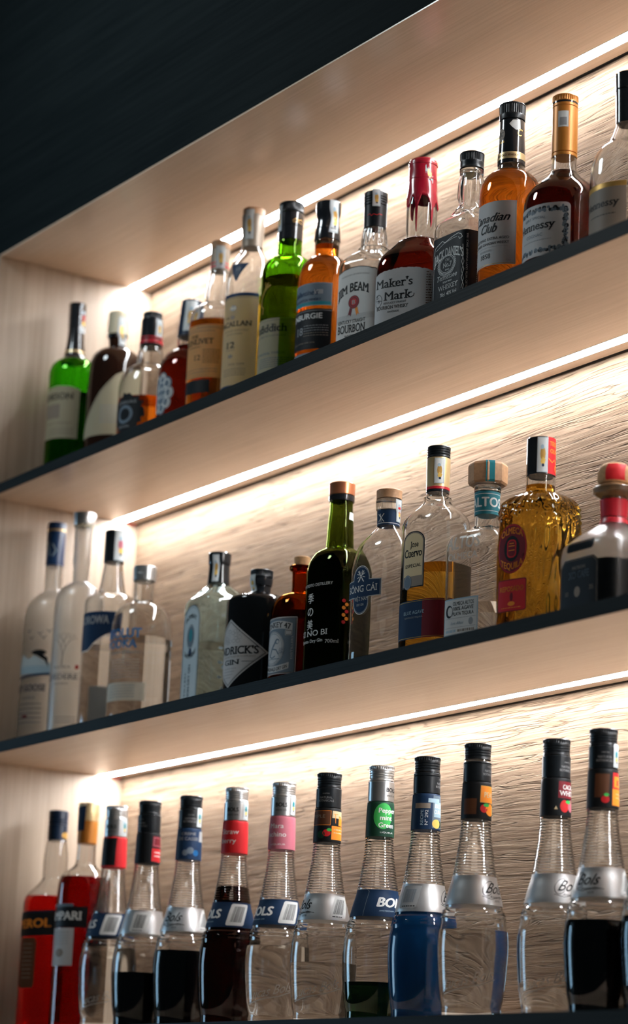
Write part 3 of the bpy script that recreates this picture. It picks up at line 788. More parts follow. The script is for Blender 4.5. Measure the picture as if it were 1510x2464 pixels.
g0 = R(20)
b = mk('glenfid', 'whisky_bottle', 'three sided green glass whisky bottle with silver cream label and ridged black cap', 'bottle', shelf='A', group=GW,
       disp=lambda a, z: (1.7 * math.cos(3*(a - R(62))) * max(0, min(1, (222 - z) / 18))))
b.glass(M['olive'], 250, seg=60)
b.liquid(192, M['l_gold'])
b.sleeve('cap', 291, 305, C['black'], .6, knurl=(293, 303)); b.sleeve('neck_capsule', 250, 290, C['gloss'], .6, grooves=(270,))
L = b.label('front_label', 105, 6, .9); L.rect(-44, -52, 44, 24, K['backlit']).line([(-44, 21), (44, 21)], .6, K['taupe'], 1)
L.text('Glenfiddich', -4, 5, 10.5, 72, K['ink'], 2, .02, serif=.8).text('SINGLE MALT SCOTCH WHISKY', 4, -2, 2.4, 54, K['taupe'], 2, serif=1)
L.text('OUR ORIGINAL TWELVE', 2, -27, 3, 56, K['steel'], 2, serif=1)
for k in range(5): L.micro(-10, 36, -33 - k*3, K['steel'], 2, .9, k)
L.build()
L = b.label('gold_stag_emblem', 160, -4, .9)
L.line([(-4, -8), (-2, 2), (2, 8)], 2.2, K['gold']).line([(2, 8), (6, 16), (5, 22)], 1.1, K['gold']).line([(2, 8), (9, 14), (15, 17)], 1.1, K['gold']).line([(5, 12), (9, 20)], .9, K['gold']).line([(9, 14), (11, 21)], .9, K['gold']).line([(-4, -8), (2, -14), (1, -22)], 1.6, K['gold']); L.build()
L = b.label('gold_signature', 276, 26, 1.0); L.line([(-7, 0), (-3, 3), (2, 1), (6, 3), (8, 0)], .8, K['gold']).line([(-7, -2), (0, -1), (7, -3)], .6, K['gold']); L.build()
stamp(b, 262, 300, -2, 10)

b = mk('burgie', 'whisky_bottle', 'orange whisky bottle with blue band above a black label and waisted glossy black capsule', 'bottle', shelf='A', group=GW)
b.glass(M['clear'], 224)
b.liquid(217, M['l_orange'])
b.sleeve('neck_capsule', 223.5, 240, C['gloss'], .9); b.sleeve('cap', 240.3, 278, C['gloss'], .8, dome=1.2)
L = b.label('blue_label', 138, 0); L.rect(-46, -16, 46, 15.5, K['steel']).rect(-46, -16, 46, -10.5, K['teal'], 1).frame(-45.4, -15.4, 45.4, 14.9, .5, K['ltblue'], 2)
L.text("Ballantine's", 6, -1, 7, 44, K['navy'], 2, .02, .3).rect(22, 0, 34, 6, K['grey'], 1).text('BLENDED SCOTCH WHISKY', 2, -9, 3.2, 60, K['navy'], 2, .02); L.build()
L = b.label('front_label', 90, 0); L.rect(-46, -28, 47, 27.5, K['ink']).line([(-46, 25), (47, 25)], .5, K['grey'], 1)
L.text('GLENBURGIE', 1, 14, 7.2, 67, K['white'], 2, .025).text('18', 0, -7, 10, 13, K['grey'], 2, serif=1)
for k in range(5): L.micro(8, 43, 4 - k*3.4, K['grey'] if k < 3 else K['taupe'], 2, .8, k)
L.text('GEORGE BALLANTINE AND SON', 0, -20, 2, 50, K['taupe'], 2); L.poly([(-46, -33), (48, -33), (48, -37), (-46, -37)], K['steel'], 0); L.build()
stamp(b, 232, 278, 24, 13)

b = mk('jim', 'whisky_bottle', 'square clear bourbon bottle with white label, red wax seal emblem and fluted neck', 'bottle', rot=20, n=4.5, shelf='A', group=GW, seg=72)
b.glass(M['clear'], 209, seg=96, wob=lambda a, z: .7 * math.cos(14 * a) * max(0, min(1, (z - 183) / 6, (209 - z) / 3)))
b.liquid(60, M['l_gold'])
b.sleeve('neck_capsule', 209, 240, C['black'], .5); b.sleeve('cap', 240.4, 258.4, C['black'], .6, grooves=(244, 247.5, 251))
L = b.label('neck_signature', 224, 8, .8); L.line([(-9, 0), (-6, 2), (-4, -1), (-1, 1.5), (3, 0), (6, 2), (10, 1)], .7, K['red']); L.build()
L = b.label('front_label', 95, -1); top = [(33, 42), (30, 46), (25, 46.5), (19, 49), (6, 51.5), (-6, 51.5), (-19, 49), (-25, 46.5), (-30, 46), (-33, 42)]
L.poly([(-33, -80), (33, -80)] + top, K['paper']).line([(33, -78)] + top + [(-33, -78)], 1.1, K['ink'], 1)
L.text("WORLD'S NO 1 BOURBON WHISKEY", 0, 41, 1.9, 44, K['grey'], 2, warp=arch(.006)).text('JIM BEAM', -3, 19, 11.5, 50, K['ink'], 2, .03, serif=1.2, warp=arch(.0125, 0))
L.ell(-1, 4, 8.6, 9, K['dkred'], 1).ring(-1, 4, 7, 7.4, .7, K['red'], 2).ell(-1, 4, 4.6, 4.8, K['red'], 2).text('B', -1, 1, 5.6, 5, K['white'], 3, .02, serif=1)
L.poly([(-7, -3), (-3, -5), (-5, -15), (-8, -12), (-10, -14)], K['dkred'], 1).poly([(5, -3), (1, -5), (4, -15), (6, -12), (8, -14)], K['orange'], 1)
for k in range(7): L.line([(-31, -13 - k*1.2), (31, -13 - k*1.2)], .28, K['grey'], 1)
L.text('KENTUCKY STRAIGHT', -4, -24, 4.6, 44, K['ink'], 2, .01).text('BOURBON', -4, -36.5, 10.5, 44, K['ink'], 2, .02, serif=.8).text('WHISKEY', -3, -44, 4.2, 22, K['ink'], 2, .01, serif=1)
L.build(); stamp(b, 236, 259.5, 10, 10, c1='gold'); stamp(b, 214, 244, 31, 9)

b = mk('maker', 'whisky_bottle', 'square shouldered bourbon bottle sealed with dripping red wax, torn edged grey label', 'bottle', rot=28, n=4.5, shelf='A', group=GW, seg=72)
b.glass(M['clear'], 236, seg=72)
b.liquid(164, M['l_brown'])
drips = [(.12, 50, .075), (.12, 12, .22), (1.12, 40, .095), (1.2, 13, .30), (-.55, 14, .24), (2.0, 15, .4), (2.9, 24, .12), (-1.9, 24, .2)]
seg = 220; rows = []
for k in range(26):
    ring = []
    for i in range(seg):
        a = 2*PI*i/seg; a_ = a if a < PI else a - 2*PI
        zb = 221 + 1.2*math.sin(3*a + 1) - max(d * math.exp(-((a_ - c)/w)**4) for c, d, w in drips)
        z = zb + (274.5 - zb) * k / 25
        r = b.prof(z) + (1.1 if k else .15) + (.35 if k == 1 else 0)
        r *= (1 + .012*math.sin(5*a + z*.2))
        if k == 25: r -= 1.2
        ring.append((r*math.sin(a)*.001, -r*math.cos(a)*.001, z*.001))
    rows.append(ring)
for dz, sc in ((1.2, .82), (1.8, .5)): rows.append([(p[0]*sc, p[1]*sc, p[2] + dz*.001) for p in rows[25]])
link('wax_seal', b.rings_mesh('wax_seal', rows, close0=False, angle=80), C['wax'], b.root)
b.sleeve('wax_lip', 266, 271, C['wax'], 1.8, bev=1.4); b.sleeve('wax_lip', 246, 249, C['wax'], 1.5, bev=1.2)
b.sleeve('embossed_glass_collar', 163.5, 166.5, M['clear'], .9, bev=.6)
L = b.label('front_label', 84, -4); r = random.Random(5); tp = [(44 - k*2.2, 32 - .0042*(44 - k*2.2)**2 + r.uniform(-.5, .5)) for k in range(41)]
L.poly([(-44, -80), (44, -80)] + tp, K['greypaper'])
L.text("Maker's", -9, 8, 11, 54, K['ink'], 2, .012, serif=1).text('Mark', -2, -9, 11, 40, K['ink'], 2, .012, serif=1).line([(17, -8), (20, -7), (20.5, -4)], .8, K['ink'], 2)
L.ring(-31, -8, 6.5, 8.5, .6, K['ink'], 2).text('S', -32.5, -5, 4.2, 3.2, K['ink'], 2, serif=1).text('IV', -29.6, -11, 4.2, 4.6, K['ink'], 2, serif=1).line([(-37, -7), (-25, -9)], .4, K['ink'], 2)
L.text('KENTUCKY STRAIGHT', -6, -14, 2.4, 32, K['ink'], 2, serif=1).text('BOURBON WHISKY', -10, -20.5, 4.2, 46, K['ink'], 2, .012, serif=1).text('HANDMADE', -8, -25.5, 2.2, 16, K['ink'], 2, serif=1); L.build()
L = b.label('side_label', 84, 36)
for k in range(13): L.micro(-4, 12, 22 - k*3.4, K['brown'], 0, 1.2, k)
L.build(); stamp(b, 238, 268, 16, 11)

b = mk('jack', 'whisky_bottle', 'square clear whiskey bottle with black label, white lettering and bulged fluted neck', 'bottle', rot=2, n=6, shelf='A', group=GW, seg=80)
b.glass(M['clear'], 226.5, seg=96, wob=lambda a, z: .6 * math.cos(10 * a) * max(0, min(1, (z - 178) / 8, (218 - z) / 6)))
b.liquid(34, M['l_amber'])
b.sleeve('cap', 227, 247.7, C['black'], .8, knurl=(236, 246)); b.sleeve('glass_lip', 219.5, 225.5, M['clear'], .9, bev=.8)
L = b.label('pouring_spout', 216, 10, -2.6); L.poly([(-6, 3), (6, 3), (6, -3), (2, -7), (-2, -7), (-6, -3)], K['cream'])
L.build()
band = b.sleeve('front_label', 3, 133, K['ink'], .18, bev=0)
L = b.label('print', 90, 1, .3); W_ = K['white']
L.line([(-26, 22), (-24, 31), (-10, 37), (-5, 34), (8, 38), (20, 40), (25, 38), (27, 34), (23, 32), (21, 35)], .8, W_, 0).line([(-22, 27), (-8, 33), (10, 36), (18, 36)], .5, W_, 0)
L.text("JACK DANIEL'S", 2, 15, 11, 54, W_, 1, .03, serif=1, warp=arch(.010, 2))
L.ring(0, 5, 15, 12.4, .7, W_, 1).ring(0, 5, 13, 10.6, .5, W_, 1).text('Old', 1, 9, 3.4, 8, W_, 1, .02, serif=1).text('No.7', 1, 1.5, 6, 17, W_, 1, .025, serif=1).text('BRAND', 1, -2.8, 1.8, 8, W_, 1)
for k in range(22):
    a = R(150 + 240*k/21); L.ring(16.6*math.cos(a), 5 + 14*math.sin(a), 1.4, 1.4, .5, W_, 1, 8)
L.text('Tennessee', 1, -14, 6.4, 38, W_, 1, .012, .25, serif=.7).text('SOUR MASH', 2, -18.5, 2.2, 17, W_, 1).text('WHISKEY', 3, -27, 6, 38, W_, 1, .01, serif=1)
L.text('70cl  40% Vol', 4, -35.5, 5, 31, W_, 1).line([(-26, -40), (-26, 14), (-24, 22)], .5, W_, 0)
L.line([(28, 24), (29, 10), (27, 2), (30, -8), (27, -18), (30, -28), (28, -40)], .8, W_, 0).line([(27, 14), (30, 2), (27, -10), (30, -20), (27, -32)], .5, W_, 0)
L.text('DISTILLED WITH CRAFTSMANSHIP SINCE 1866', 34.5, 0, 2.2, 76, W_, 1, .01, rot=90).text('JACK DANIEL DISTILLERY', 49, -8, 2.2, 56, K['grey'], 1, .01, rot=90); join(band, L.build())

b = mk('cc', 'whisky_bottle', 'amber round whisky bottle with tall grey paper label and gold banded black neck', 'bottle', shelf='A', group=GW)
b.glass(M['clear'], 204)
b.liquid(194, M['l_orange'])
b.sleeve('cap', 261, 281.9, C['black'], .7, knurl=(268, 280)); b.sleeve('neck_capsule', 203, 260.4, C['gloss'], .6)
b.sleeve('gold_band', 208, 217, C['gold'], .9, bev=.3)
L = b.label('neck_label', 238, 6, .75); L.ell(-7, 2, 6, 8, K['taupe']).text('CC', -7, 0, 5, 8, K['ink'], 1, .02, .2).text('CLUB', -6, -9, 2.6, 9, K['gold'], 1).text('C', 18, 0, 9, 7, K['gold'], 1, 0, .3); L.build()
L = b.label('gold_lettering', 211, 8, 1.05); L.text('RARE OLD WHISKY', 0, 0, 2.8, 30, K['brown'], 0, .02); L.build()
L = b.label('front_label', 106, 6); L.rect(-44, -40, 36, 40, K['greypaper']).line([(-44, -38.5), (36, -38.5)], .6, K['gold'], 1).line([(34.8, -40), (34.8, 40)], .5, K['grey'], 1)
L.text('Canadian', 0, 15, 10, 58, K['ink'], 2, .025, .45).text('Club', 0, 1.5, 11, 26, K['ink'], 2, .03, .45).text('SIX YEARS EXTRA AGED', 2, -8, 3, 52, K['ink'], 2, .01, serif=1).text('BLENDED CANADIAN WHISKY', 1, -14, 3, 54, K['ink'], 2, .01, serif=1)
L.line([(-22, -17), (26, -17)], .4, K['grey'], 1).text('ESTABLISHED', -4, -22, 2, 20, K['grey'], 2, serif=1).text('1858', -4, -30.5, 5.6, 17, K['ink'], 2, .015, serif=1).text('70cl', 27, -36, 2, 6, K['grey'], 2); L.build()
L = b.label('torn_seal', 251, 16, .8); L.poly([(-6, 2), (-2, 7), (7, 8), (8, -4), (2, -6), (-3, -2)], K['stamp']); L.build()

b = mk('henn', 'cognac_bottle', 'dark cognac bottle with gold orange foil neck and vine bordered grey label', 'bottle', shelf='A', group=GW)
b.glass(M['clear'], 182, seg=56)
b.liquid(163, M['l_cognac'])
b.sleeve('cap', 250, 258.4, C['goldcap'], .6, knurl=(251, 257)); b.sleeve('neck_capsule', 181.5, 249.6, C['goldcap'], .5, grooves=(186, 244))
b.sleeve('black_band', 247.6, 250.2, C['gloss'], .7, bev=.3)
L = b.label('neck_stamp', 226, 11, .7); L.rect(-6, -10, 6, 10, K['stamp']).rect(-4, -8, 4, 2, K['grey'], 1); L.build()
L = b.label('front_label', 79, 4); L.rrect(-48, -32, 46, 31, 5, K['greypaper'])
r = random.Random(9)
for k in range(170):
    t = k / 170 * 4
    e, fr = int(t), t % 1
    u, v = [(-42 + 82*fr, 24), (40, 24 - 48*fr), (40 - 82*fr, -25), (-42, -25 + 48*fr)][e]
    L.ell(u + r.uniform(-2, 2), v + r.uniform(-2, 2), r.uniform(1.6, 3), r.uniform(1.6, 3), K['steel'] if k % 3 else K['ink'], 1, 8)
L.text('Hennessy', -1, 1, 9.5, 60, K['ink'], 2, .02, .1, serif=.6).text('COGNAC', 0, -8, 3.6, 26, K['steel'], 2, serif=1).text('VERY SPECIAL', 0, 14, 3, 34, K['steel'], 2, serif=1, warp=arch(.006))
L.micro(-20, 24, -13, K['grey']); L.build()

b = mk('hennv', 'cognac_bottle', 'nearly empty clear cognac bottle with black capsule, last on the upper shelf', 'bottle', shelf='A', group=GW)
b.glass(M['clear'], 183, seg=56)
b.liquid(30, M['l_cognac'])
b.sleeve('cap', 224, 244, C['gloss'], .6); b.sleeve('neck_capsule', 182.5, 223.4, C['gloss'], .5)
L = b.label('front_label', 76, 4); L.rrect(-44, -32, 32, 24, 3, K['taupe']).rect(-44, 18, 32, 24, K['gold'], 1)
L.text('Hennessy', -3, -4, 8.5, 54, K['ink'], 2, .02, .1, serif=.6); L.micro(-20, 20, -14, K['ink']); L.build()

# ---- middle shelf: vodka ------------------------------------------------------------------------
b = mk('goose', 'vodka_bottle', 'frosted vodka bottle with blue foil neck and picture of flying birds', 'bottle', shelf='B', group=GV)
b.glass(M['frost'], 284)
b.sleeve('cap', 340.5, 350.6, C['bluecap'], .5); b.sleeve('gold_band', 337.5, 340, C['gold'], .4, bev=.3); b.sleeve('neck_capsule', 284, 337, C['bluecap'], .5)
L = b.label('neck_print', 310, 8, .8); L.line([(-5, 10), (-2, -12)], 1.6, K['ltblue']).line([(2, 6), (8, -4), (3, -12)], 1.8, K['ltblue']); L.build()
L = b.label('front_label', 110, 8)
for u, v in ((0, 66), (20, 62), (34, 66), (6, 55), (26, 56)): L.line([(u-4, v+3), (u, v), (u+4, v+3.5)], 1.1, K['steel']).line([(u, v), (u+1, v-2)], 1.2, K['steel'])
L.poly([(-34, 14), (40, 14), (40, 18), (28, 22), (14, 30), (2, 24), (-10, 33), (-24, 22), (-34, 20)], K['paleblue']).rect(-34, 2, 40, 14, K['ltblue']).poly([(-34, -6), (40, 0), (40, 4), (20, 2), (-34, -2)], K['navy'], 1)
L.poly([(0, 40), (10, 34), (24, 33), (34, 26), (36, 12), (30, 22), (18, 29), (6, 36)], K['ink'], 1).ell(20, 34, 12, 4, K['ink'], 1)
L.text('GREY GOOSE', 0, -24, 9.5, 68, K['navy'], 2, .03).text('VODKA', 6, -36, 4, 26, K['steel'], 2)
for k in range(5): L.micro(-14, 30, -44 - k*7, K['steel'], 2, 1.4, k)
L.ell(2, -62, 6, 2.4, K['dkred'], 2); L.build()

b = mk('belv', 'vodka_bottle', 'tall frosted vodka bottle with bare tree drawing and silver cap', 'bottle', shelf='B', group=GV)
b.glass(M['frost'], 330)
b.sleeve('cap', 330, 349, C['silver'], .6, grooves=(336,)); b.sleeve('clear_band', 327, 329.6, C['cream'], .9, bev=.3)
L = b.label('tree_drawing', 120, 12); r = random.Random(4)
def branch(u, v, a, ln, w, d):
    u2, v2 = u + ln*math.sin(a), v + ln*math.cos(a); L.line([(u, v), (u2, v2)], w, K['grey'])
    if d: 
        for k in (-1, 1): branch(u2, v2, a + k*r.uniform(.25, .6), ln*.74, w*.72, d-1)
branch(6, -8, 0.05, 16, 1.5, 5); L.build()
L = b.label('front_label', 92, 6); L.text('BELVEDERE', 4, 0, 7.6, 68, K['steel'], 2, .012, serif=1).text('VODKA', 12, -8, 3, 26, K['grey'], 2, serif=1).text('POLSKA', 12, 16, 4, 30, K['grey'], 2, serif=1).rect(33, 15, 38, 21, K['red'], 1).line([(-28, 10), (44, 10)], .5, K['grey'], 1)
for k in range(3): L.micro(6, 38, -56 - k*4, K['grey'], 2, 1.1, k)
L.build()
L = b.label('neck_emblem', 278, -6, .3); L.poly([(-4, -7), (4, -7), (1, 9), (-1, 9)], K['steel']); L.build()

b = mk('wyb', 'vodka_bottle', 'clear vodka bottle with navy label and dark cap covered by a paper stamp', 'bottle', shelf='B', group=GV)
b.glass(M['clear'], 261, seg=56)
b.liquid(134, M['l_clear'])
b.sleeve('cap', 261, 309, C['black'], .7); stamp(b, 263, 308, 24, 18, c1='pink')
L = b.label('front_label', 158, 10); pts = [(46 - k*4.1, -6 - .0115*(46 - k*4.1 - 46)**2 * (1 if k < 25 else 1)) for k in range(0, 23)]
L.poly([(-42, 24), (46, 24)] + [(u, max(-32, v)) for u, v in pts], K['navy']).line([(u, max(-32, v) - 1.2) for u, v in pts], 1.2, K['white'], 1)
L.text('WYBOROWA', -7, 6, 11.5, 74, K['grey'], 2, .03); L.build()
L = b.label('back_label', 60, 150); L.rect(-24, -28, 24, 22, K['paper']); L.build()

b = mk('absolut', 'vodka_bottle', 'round shouldered clear vodka bottle with blue lettering and short silver cap', 'bottle', shelf='B', group=GV)
b.glass(M['clear'], 222, seg=64, t=3)
b.liquid(136, M['l_clear'])
b.sleeve('cap', 221.6, 242.8, C['silver'], .6, grooves=(231,))
L = b.label('lettering', 90, 12); L.text('ABSOLUT', -2, 42, 13, 74, K['blue'], 0, .035).text('VODKA', 0, 27.5, 11.5, 58, K['blue'], 0, .035).text('Country of Sweden', 8, 19, 4.4, 52, K['steel'], 0, .01, .4)
for k in range(7): L.micro(-14, 34, 10 - k*4.2, K['grey'], 0, 1.0, k)
L.build()
L = b.label('back_label', 78, 128); L.rect(-26, -36, 26, 30, K['greypaper']); L.build()
L = b.label('paper_strip', 55, 18); L.rect(-32, -13, 38, 13, K['creampaper'])
for k in range(5): L.micro(-20, 24, 8 - k*4, K['grey'], 1, 1.0, k)
L.build()

# ---- middle shelf: gin --------------------------------------------------------------------------
b = mk('bombay', 'gin_bottle', 'pale blue square gin bottle with tall narrow arched label and black capsule', 'bottle', rot=-6, n=5, b=.85, shelf='B', group=GG, seg=72)
b.glass(M['aqua'], 196, seg=72, t=3)
b.liquid(106, M['l_clear'])
b.sleeve('cap', 221.5, 238.4, C['gloss'], .7, bev=1.2); b.sleeve('neck_capsule', 194, 221, C['gloss'], .5)
L = b.label('front_label', 95, -2); ar = [(26*math.cos(R(a)), 44 + 22*math.sin(R(a))) for a in range(0, 181, 15)]
L.poly([(-26, -92), (26, -92)] + ar, K['paleblue']).line([(26, -90)] + ar + [(-26, -90)], 1.4, K['ink'], 1).line([(23, -88)] + [(u*.88, 44 + (v-44)*.86) for u, v in ar] + [(-23, -88)], .6, K['steel'], 1)
L.ell(0, 22, 10, 15, K['steel'], 1).ring(0, 22, 11.4, 17, 1, K['ink'], 2).ell(0, 24, 6, 9, K['teal'], 2).ell(0, 0, 5, 6, K['navy'], 1)
L.text('BOMBAY', 0, 48, 6, 34, K['ink'], 2, .02, serif=1, warp=arch(.02)).text('SAPPHIRE', 0, -8, 6, 36, K['ink'], 2, .02, serif=1, warp=arch(-.02))
L.text('LONDON DRY GIN', 4, -48, 7, 62, K['steel'], 2, .03, rot=90).text('DISTILLED', -9, -52, 4, 50, K['steel'], 2, .02, rot=90); L.build()
stamp(b, 196, 234, 12, 9)
L = b.label('etched_botanicals', 80, 66)
for k in range(8): L.ell(-6 + 12*(k % 2), 18 - k*10, 3.4, 2.0, K['ltblue'], 0, 10).ell(14 - 8*(k % 3), 12 - k*10, 2.0, 2.6, K['ltblue'], 0, 10)
L.build()

b = mk('hend', 'gin_bottle', 'squat black apothecary gin bottle with large grey diamond label', 'bottle', shelf='B', group=GG, seg=56)
b.glass(M['blackglass'], 172, solid_=True, ztop=156); b.sleeve('glass_neck', 153.5, 171.5, M['clear'], .1, bev=0)
b.sleeve('neck_capsule', 160.5, 171, C['gloss'], .8); b.sleeve('lip', 171.2, 183, C['gloss'], .6, bev=1.5); b.sleeve('cap', 183.3, 193.7, C['black'], .5, knurl=(185, 192))
L = b.label('front_label', 74, 2); L.poly([(0, -46), (58, 0), (0, 46), (-58, 0)], K['greypaper']).line([(0, -43), (54, 0), (0, 43), (-54, 0)], .9, K['ink'], 1, True).line([(0, -41), (51.5, 0), (0, 41), (-51.5, 0)], .4, K['grey'], 1, True)
L.text("HENDRICK'S", 2, -1.5, 10, 86, K['ink'], 2, .03, serif=1).text('GIN', 4, -15.5, 6.5, 30, K['ink'], 2, .02, serif=1).text('DISTILLED AND BOTTLED IN SCOTLAND', 4, -6, 2.2, 74, K['taupe'], 2).line([(22, -12), (38, -12)], .5, K['ink'], 2)
for k in range(26): L.ring(r.uniform(-14, 18), r.uniform(14, 30), 3.4, 2.6, .5, K['grey'], 1, 9)
for k in range(4): L.micro(-12, 14 - k*3, -21 - k*4, K['grey'], 2, 1, k)
L.build(); stamp(b, 160, 186, 2, 10, off=1.2)

b = mk('monk', 'gin_bottle', 'small brown glass gin bottle with cork stopper and serrated grey blue label', 'bottle', shelf='B', group=GG)
b.glass(M['brownglass'], 184)
b.liquid(118, M['l_brown'])
b.sleeve('cork_stopper', 183.6, 195.2, C['cork'], .3); b.sleeve('lip', 177, 183, M['brownglass'], .8)
L = b.label('front_label', 70, 2); zig = [(33 - k*1.1, 38 + (.9 if k % 2 else 0)) for k in range(61)]
L.poly([(-33, -36), (33, -36)] + zig, K['greypaper']).rect(-31, -34, 31, 36, K['steel'], 1).frame(-31.6, -34.6, 31.6, 36.6, .7, K['ink'], 1)
L.rect(-29, 24, 27, 34, K['greypaper'], 2, warp=arch(.006)).text('MONKEY 47', -1, 25.5, 7, 52, K['ink'], 3, .02, serif=.8, warp=arch(.006)).rrect(17, 14, 27, 21, 1, K['greypaper'], 2).frame(18, 15, 26, 20, .5, K['ink'], 3)
L.ell(-4, -2, 21, 23, K['grey'], 2).ell(-4, -2, 19, 21, K['greypaper'], 3).ring(-4, -2, 18, 20, .6, K['steel'], 4)
L.line([(-10, -12), (-5, -2), (0, 4), (3, 8)], 3.0, K['steel'], 4).ell(5, 7, 4, 3.6, K['steel'], 4).ell(6, 6.4, 2.2, 2, K['greypaper'], 5).line([(-5, -2), (4, -4), (8, -10)], 1.6, K['steel'], 4).line([(-10, -12), (-4, -14), (2, -12)], 1.6, K['steel'], 4).line([(-10, -12), (-15, -6), (-14, 3), (-17, 6)], 1.0, K['steel'], 4).line([(-18, -15), (10, -16)], .8, K['steel'], 4)
for k in range(9): L.line([(8 + k % 3*3, -13 + k), (11 + k % 3*3, -8 + k)], .6, K['steel'], 4)
L.text('DISTILLERS', 28.5, -2, 2.6, 30, K['greypaper'], 3, rot=90).rect(-29, -33, 24, -25, K['greypaper'], 2, warp=arch(-.007)).text('SCHWARZWALD DRY GIN', -3, -31.5, 4.6, 50, K['ink'], 3, .02, warp=arch(-.007)); L.build()

b = mk('kinobi', 'gin_bottle', 'dark green gin bottle with white vertical lettering and shining copper cap', 'bottle', rot=10, n=3, shelf='B', group=GG, seg=64)
b.glass(M['dkgreen'], 252.5, seg=64)
b.liquid(182, M['l_mint'])
b.sleeve('cap', 261.5, 277.2, C['copper'], .5); b.sleeve('neck_ring', 253, 261, C['gloss'], .8)
L = b.label('lettering', 100, 2); W_ = K['white']
L.text('THE KYOTO DISTILLERY', -8, 36.5, 3.6, 62, W_, 0, .01)
for k, ch in enumerate('季の美'): L.text(ch, -13, 16 - k*17, 9.5, 11, W_, 0)
L.text('KI NO BI', -8, -27.5, 7, 52, W_, 0, -.004, serif=.9).text('Kyoto Dry Gin', -10, -36, 4, 42, W_, 0, 0, serif=.6).text('700ml', 24, -38.5, 4.4, 18, W_, 0, .01, serif=.8); L.build()
L = b.label('neck_label', 233, 34, .4); L.rect(-10, -5, 9, 5, K['paper']); L.build()
L = b.label('flower_print', 100, 42)
for k in range(7): L.ell(-2 + 4*(k % 2), 16 - k*4.6, 2.6, 2.4, K['orange'] if k % 3 else K['red'], 0, 10)
L.build()

b = mk('song', 'gin_bottle', 'clear sloping shouldered gin bottle with navy crest label and wooden stopper', 'bottle', rot=15, n=2.6, b=.8, shelf='B', group=GG, seg=64)
b.glass(M['clear'], 221, seg=64, t=3, floor=14)
b.liquid(30, M['l_clear'])
b.sleeve('wooden_stopper', 236, 247.4, C['wood'], .3); b.sleeve('glass_lip', 221.5, 235, M['clear'], .5, bev=1.2)
b.sleeve('neck_label', 201, 220.5, K['navy'], .4, bev=.3)
L = b.label('neck_emblem', 210, 0, .6); L.line([(-4, -5), (4, 5)], .8, K['white']).line([(4, -5), (-4, 5)], .8, K['white']).line([(0, -5), (-1, 5)], .6, K['white']); L.build()
b.sleeve('neck_rule', 203, 203.6, K['white'], .5, bev=0)
L = b.label('front_label', 115, -10)
cr = [(-32, -9), (-13, -9.5)] + [(13*math.cos(R(a)), -16 + 15*math.sin(R(a))) for a in range(185, 356, 17)] + [(13, -9.5), (32, -9), (32, 12), (14, 13)] + [(14*math.cos(R(a)), 15 + 16*math.sin(R(a))) for a in range(5, 176, 17)] + [(-14, 13), (-32, 12)]
L.poly(cr, K['paper']).poly([(u*.965, v*.965) for u, v in cr], K['navy'], 1).line([(u*.93, v*.93) for u, v in cr], .35, K['silver'], 2, True)
L.text('SÔNG CÁI', 1, -2.5, 8, 50, K['white'], 3, .008, serif=1).text('VIỆT NAM', 1, -13.5, 4.6, 24, K['white'], 3, .008, serif=1).text('DRY GIN', 0, -20, 2.6, 12, K['white'], 3, .01, serif=1)
for a in (-35, 35): q = R(a); L.line([(-8*math.sin(q), 17 - 8*math.cos(q)), (8*math.sin(q), 17 + 8*math.cos(q))], 1.2, K['white'], 3)
for a in range(0, 360, 45): q = R(a + 20); L.line([(3*math.sin(q), 18 + 3*math.cos(q)), (7*math.sin(q), 18 + 7*math.cos(q))], .8, K['white'], 3)
L.build(); stamp(b, 206, 234, 25, 11, c1='red')

# ---- middle shelf: tequila ----------------------------------------------------------------------
b = mk('cuervo', 'tequila_bottle', 'half full tequila bottle with arched yellow label, red band and gold foil neck', 'bottle', rot=10, n=3, b=.8, shelf='B', group=GT, seg=64)
b.glass(M['clear'], 226, seg=64)
b.liquid(133, M['l_tequila'])
b.sleeve('cap', 270.5, 284.6, C['black'], .6, grooves=(274, 277, 280)); b.sleeve('neck_capsule', 231, 270, C['gold'], .5); b.sleeve('red_band', 229.5, 233, C['red'], .7, bev=.3); b.sleeve('black_band', 226, 229.4, C['gloss'], .6, bev=.3)
L = b.label('front_label', 138, -6); ar = [(19*math.cos(R(a)), 22 + 14*math.sin(R(a))) for a in range(0, 181, 15)]
L.poly([(-19, -34), (19, -34)] + ar, K['ink']).poly([(-17.5, -32.5), (17.5, -32.5)] + [(u*.92, 22 + (v-22)*.9) for u, v in ar], K['taupe'], 1).poly([(-16, -20), (16, -20)] + [(u*.84, 22 + (v-22)*.8) for u, v in ar], K['cream'], 2)
L.text('Jose', 2, 16, 7, 14, K['ink'], 3, .02, .05, serif=.9).text('Cuervo', 0, 4, 9.5, 30, K['ink'], 3, .025, .05, serif=.9).text('ESPECIAL', 1, -9, 4, 27, K['ink'], 3, .02).ell(-8, -27, 7, 9, K['steel'], 3).ring(-8, -27, 6, 8, .6, K['grey'], 4); L.build()
L = b.label('lower_label', 66, 6); L.rect(-42, -25, 44, 22, K['navy']).rect(6, -25, 44, 22, K['dkred'], 1).line([(-42, 20.5), (44, 20.5)], .6, K['gold'], 2).line([(-42, -23.5), (44, -23.5)], .6, K['gold'], 2)
L.text('BLUE AGAVE', -8, 5, 4.2, 34, K['ltblue'], 3).text('REPOSADO TEQUILA', -8, 0, 2, 30, K['grey'], 3); L.build(); stamp(b, 236, 268, 12, 12)

